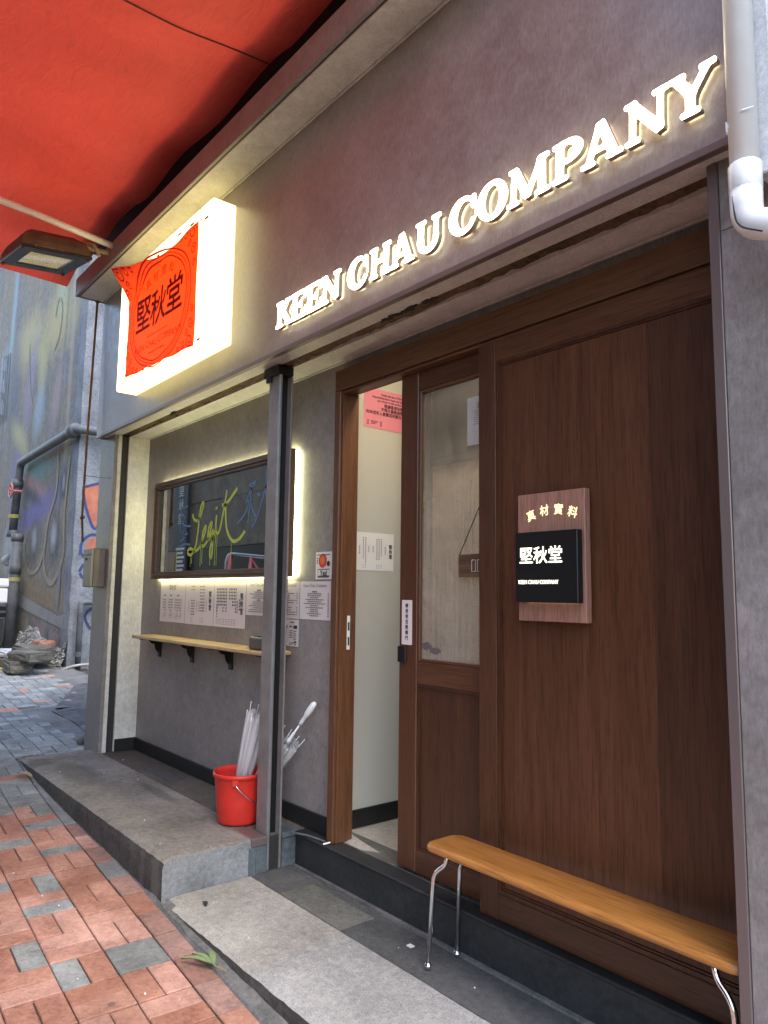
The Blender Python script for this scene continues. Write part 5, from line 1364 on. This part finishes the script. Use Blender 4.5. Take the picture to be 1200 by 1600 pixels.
stone("loose_stone", "squat pale stone at the bottom right of the stack, nearest the lane", (-9.85, 2.34, gz(-9.85) + .075), (.26, .14, .07), -.1, 2, STN, GRP)
stone("loose_stone", "thick rounded stone lying on the bottom right stone", (-9.72, 2.44, gz(-9.72) + .205), (.25, .16, .065), .25, 3, STN, GRP)
stone("loose_stone", "long flat stone topmost at the back of the stack", (-10.3, 2.62, gz(-10.3) + .20), (.36, .2, .07), -.05, 4, STN, GRP)
stone("plastic_sheet", "crumpled pale plastic sheet lying behind the stone stack", (-11.2, 2.62, gz(-11.2) + .06), (.36, .2, .06), .1, 5, plain("pale plastic sheet", (.5, .52, .55), .5, var=.3, vscale=9))["category"] = "plastic sheet"
stone("loose_brick", "red brick lying at the back of the stone stack", (-10.55, 2.8, gz(-10.5) + .27), (.2, .1, .04), .05, 6, BR_RED)["category"] = "brick"
stone("pebble", "small dark stone at the foot of the left column", (-5.86, 1.905, gz(-5.86) + .022), (.07, .045, .022), -.6, 7, STN)
# crate goods at the far left edge
fb = E("foam_box", "white foam box on a dark crate beyond the drain pipe", "box", (-13.0, 2.45, .9))
bm = bmesh.new(); bx(bm, -13.6, -12.35, 2.2, 2.75, .94, 1.18, .03, 2); obj("body", bm, WPL, fb)
bm = bmesh.new(); bx(bm, -13.62, -12.33, 2.18, 2.77, 1.185, 1.32, .03, 2); obj("lid", bm, WPL, fb)
cr = E("dark_crate", "dark slatted crate under the white foam box", "crate", (-13.0, 2.45, .3))
bm = bmesh.new(); bx(bm, -13.6, -12.4, 2.3, 2.7, gz(-13), .70); obj("body", bm, VOIDM, cr)
for z in (.76, .86):
    box("slat", -13.65, -12.38, 2.22, 2.74, z - .03, z + .03, BLACKM, cr, .004)
ba = E("white_basket", "white plastic mesh basket on the lane beside the drain pipe", "basket", (-12.9, 2.2, .3))
bm = bmesh.new(); x0, x1, y0, y1, z0, z1 = -13.4, -12.42, 1.98, 2.25, gz(-12.9) + .01, gz(-12.9) + .38
for i in range(13): x = x0 + (x1 - x0) * i / 12; bx(bm, x - .012, x + .012, y0 - .006, y0 + .006, z0, z1)
for i in range(5): z = z0 + (z1 - z0) * i / 4; bx(bm, x0, x1, y0 - .009, y0 + .003, z - .012, z + .012)
for i in range(5): y = y0 + (y1 - y0) * i / 4; bx(bm, x1 - .006, x1 + .006, y - .012, y + .012, z0, z1)
for i in range(5): z = z0 + (z1 - z0) * i / 4; bx(bm, x1 - .003, x1 + .009, y0, y1, z - .012, z + .012)
bx(bm, x0, x1, y0 + .01, y1, z0, z0 + .02)
obj("mesh_sides", bm, WPL, ba)
bm = bmesh.new(); yl = [(-10.9, 2.02), (-10.28, 2.10), (-10.2, 2.30), (-10.85, 2.24)]; quad(bm, [(x, y, gz(x) + .006) for x, y in yl]); tag(obj("yellow_marking", bm, plain("yellow line paint", (.6, .45, .04), .8, var=.2)), kind="structure")
bm = bmesh.new(); bx(bm, -5.36, -5.1, .96, 1.055, gz(-5.2) - .02, gz(-5.2) + .008, .003); tag(obj("drain_cover", bm, BLACKM), "small dark drain cover set in the grey pavers", "drain cover")

# ------------------------------------------------------------------ litter
def leaf(bm, a, b, w, z0, lift=.012):
    a, b = Vector(a), Vector(b); d = (b - a); nn = Vector((-d.y, d.x)).normalized(); L = []; Rr = []; Cc = []
    for k in range(9):
        t = k / 8; p = a + d * t; ww = w * math.sin(math.pi * min(1, t * .93 + .05)) ** .8
        zz = z0 + lift * math.sin(math.pi * t); Cc.append(bm.verts.new((p.x, p.y, zz))); L.append(bm.verts.new((p.x + nn.x * ww, p.y + nn.y * ww, zz + .006))); Rr.append(bm.verts.new((p.x - nn.x * ww, p.y - nn.y * ww, zz + .006)))
    for k in range(8): bm.faces.new((Cc[k], Cc[k + 1], L[k + 1], L[k])); bm.faces.new((Cc[k], Rr[k], Rr[k + 1], Cc[k + 1]))
zz = gz(-2.55) + .018
sprig = E("leaf_sprig", "fresh green sprig of long leaves lying in the gutter by the kerb", "leaf", (-2.53, 1.325, zz))
for tipx, w in (((-2.655, 1.252), .0095), ((-2.665, 1.300), .010), ((-2.640, 1.358), .012)):
    bm = bmesh.new(); leaf(bm, (-2.535, 1.325), tipx, w, zz); obj("leaf", bm, LEAFM, sprig, True)
bm = bmesh.new(); tube(bm, [(-2.545, 1.326, zz), (-2.50, 1.335, zz + .004), (-2.475, 1.342, zz + .002)], .0022, 6); obj("stem", bm, DRYLEAF, sprig)
bm = bmesh.new(); leaf(bm, (-5.12, 1.345), (-5.30, 1.30), .02, gz(-5.2) + .02); tag(obj("dry_leaf", bm, DRYLEAF), "curled dry brown leaf in the gutter near the kerb tip", "leaf")
bm = bmesh.new(); bx(bm, -2.165, -2.14, 1.925, 1.945, -.1605, -.1575); tag(obj("paper_scrap", bm, PAPER_W), "white paper scrap on the dark stone left of the bench", "litter")
bm = bmesh.new(); tube(bm, [(-2.86, 2.026, .004), (-2.84, 2.052, .012)], .004, 6); tag(obj("cigarette_end", bm, PAPER_W), "white cigarette end on the black threshold edge", "litter")
bm = bmesh.new(); tube(bm, [(-3.09, 2.0, .006), (-2.99, 2.035, .007), (-2.88, 2.05, .006)], .005, 6); tag(obj("grey_cable", bm, PVC_G), "short grey cable lying along the threshold beside the post", "cable")
bm = bmesh.new(); leaf(bm, (-2.98, 1.50), (-2.93, 1.485), .010, -.158, .004); tag(obj("dead_leaf", bm, VOIDM), "tiny dark dead leaf on the pale stone by the step", "leaf")
bm = bmesh.new(); rl = random.Random(44)
for i in range(80):
    x = rl.uniform(-8, -1.2); y = rl.uniform(.5, 2.0); onl = y > 1.38 and x > -5.5
    if 1.3 < y < 1.4: continue
    if y > 1.8 and x < -5.5: continue
    z = (gz(x) + .003) if not onl else ((.003) if x < -3.13 else -.157)
    s = rl.uniform(.0015, .0038); r = bmesh.ops.create_icosphere(bm, subdivisions=1, radius=s)["verts"]; bmesh.ops.translate(bm, verts=r, vec=(x, y, z))
tag(obj("grit", bm, PAPER_W), kind="stuff")

# ------------------------------------------------------------------ ceiling lamp inside, opposite side of the lane
cl = E("ceiling_lamp", "lit square ceiling lamp inside the shop", "lamp", (-2.1, 2.35, 2.58))
box("frame", -2.55, -1.75, 2.235, 2.475, 2.585, 2.615, PAPER_W, cl)
box("diffuser", -2.52, -1.78, 2.255, 2.455, 2.578, 2.584, LAMPW, cl)

op = E("opposite_building", "brown stone clad building across the lane with a black base", "building", (-6, -2.5, 0))
STC = concrete("brown stone cladding", (.15, .125, .095), (.26, .22, .175), .6, 1.0, .15, .35)
box("core", -18, -0.4, -2.9, -2.53, -1, 5.9, VOIDM, op)
box("black_base", -18, -0.4, -2.53, -2.50, -1, 2.03, BLACK, op)
for r in range(4):
    z = 2.04 + r * .97
    for q in range(11):
        x = -17.6 + q * 1.5; box("panel", x, x + 1.49, -2.53, -2.495 - .003 * ((q * 7 + r) % 3), z, z + .96, STC, op, .003)
vs_ = E("vertical_sign", "tall dark vertical signboard on the building across the lane", "sign", (-14, -2.4, 1))
box("board", -15.15, -14.5, -2.47, -2.42, .9, 3.55, plain("dark blue board", (.02, .03, .05), .5), vs_)
fl = Flat(lambda x, z: (x, -2.417, z), (0, 1, 0))
for i in range(12): fl.bar(-15.05 + (i % 2) * .06, 1.05 + i * .09, -14.62 + (i % 2) * .06, 1.10 + i * .09)
for i, ch in enumerate("堅秋堂"): fl.text(ch, -14.82, 3.3 - i * .3, .26, sx=-1)
fl.build("print", PAPER_W, vs_)
ra = E("handrail", "silver handrail on pink posts across the lane", "railing", (-11, -2.0, .3))
bm = bmesh.new(); tube(bm, arcpts([(-12.0, -2.05, .5), (-11.9, -2.05, 1.85), (-9.2, -2.05, 1.62)], .2, 6), .035, 10); obj("rail", bm, CHROME, ra, True)
PKP = plain("pink railing paint", (.55, .14, .16), .5)
for x, z in ((-11.75, 1.85), (-11.0, 1.78), (-10.0, 1.69)):
    bm = bmesh.new(); tube(bm, [(x - .35, -2.05, gz(x)), (x, -2.05, z)], .04, 10); obj("post", bm, PKP, ra, True)
bm = bmesh.new(); tube(bm, [(-11.0, -2.05, 1.72), (-10.35, -2.05, 1.15)], .02, 8); tube(bm, [(-10.6, -2.05, 1.2), (-10.0, -2.05, 1.6)], .014, 8); obj("brace", bm, PKP, ra)
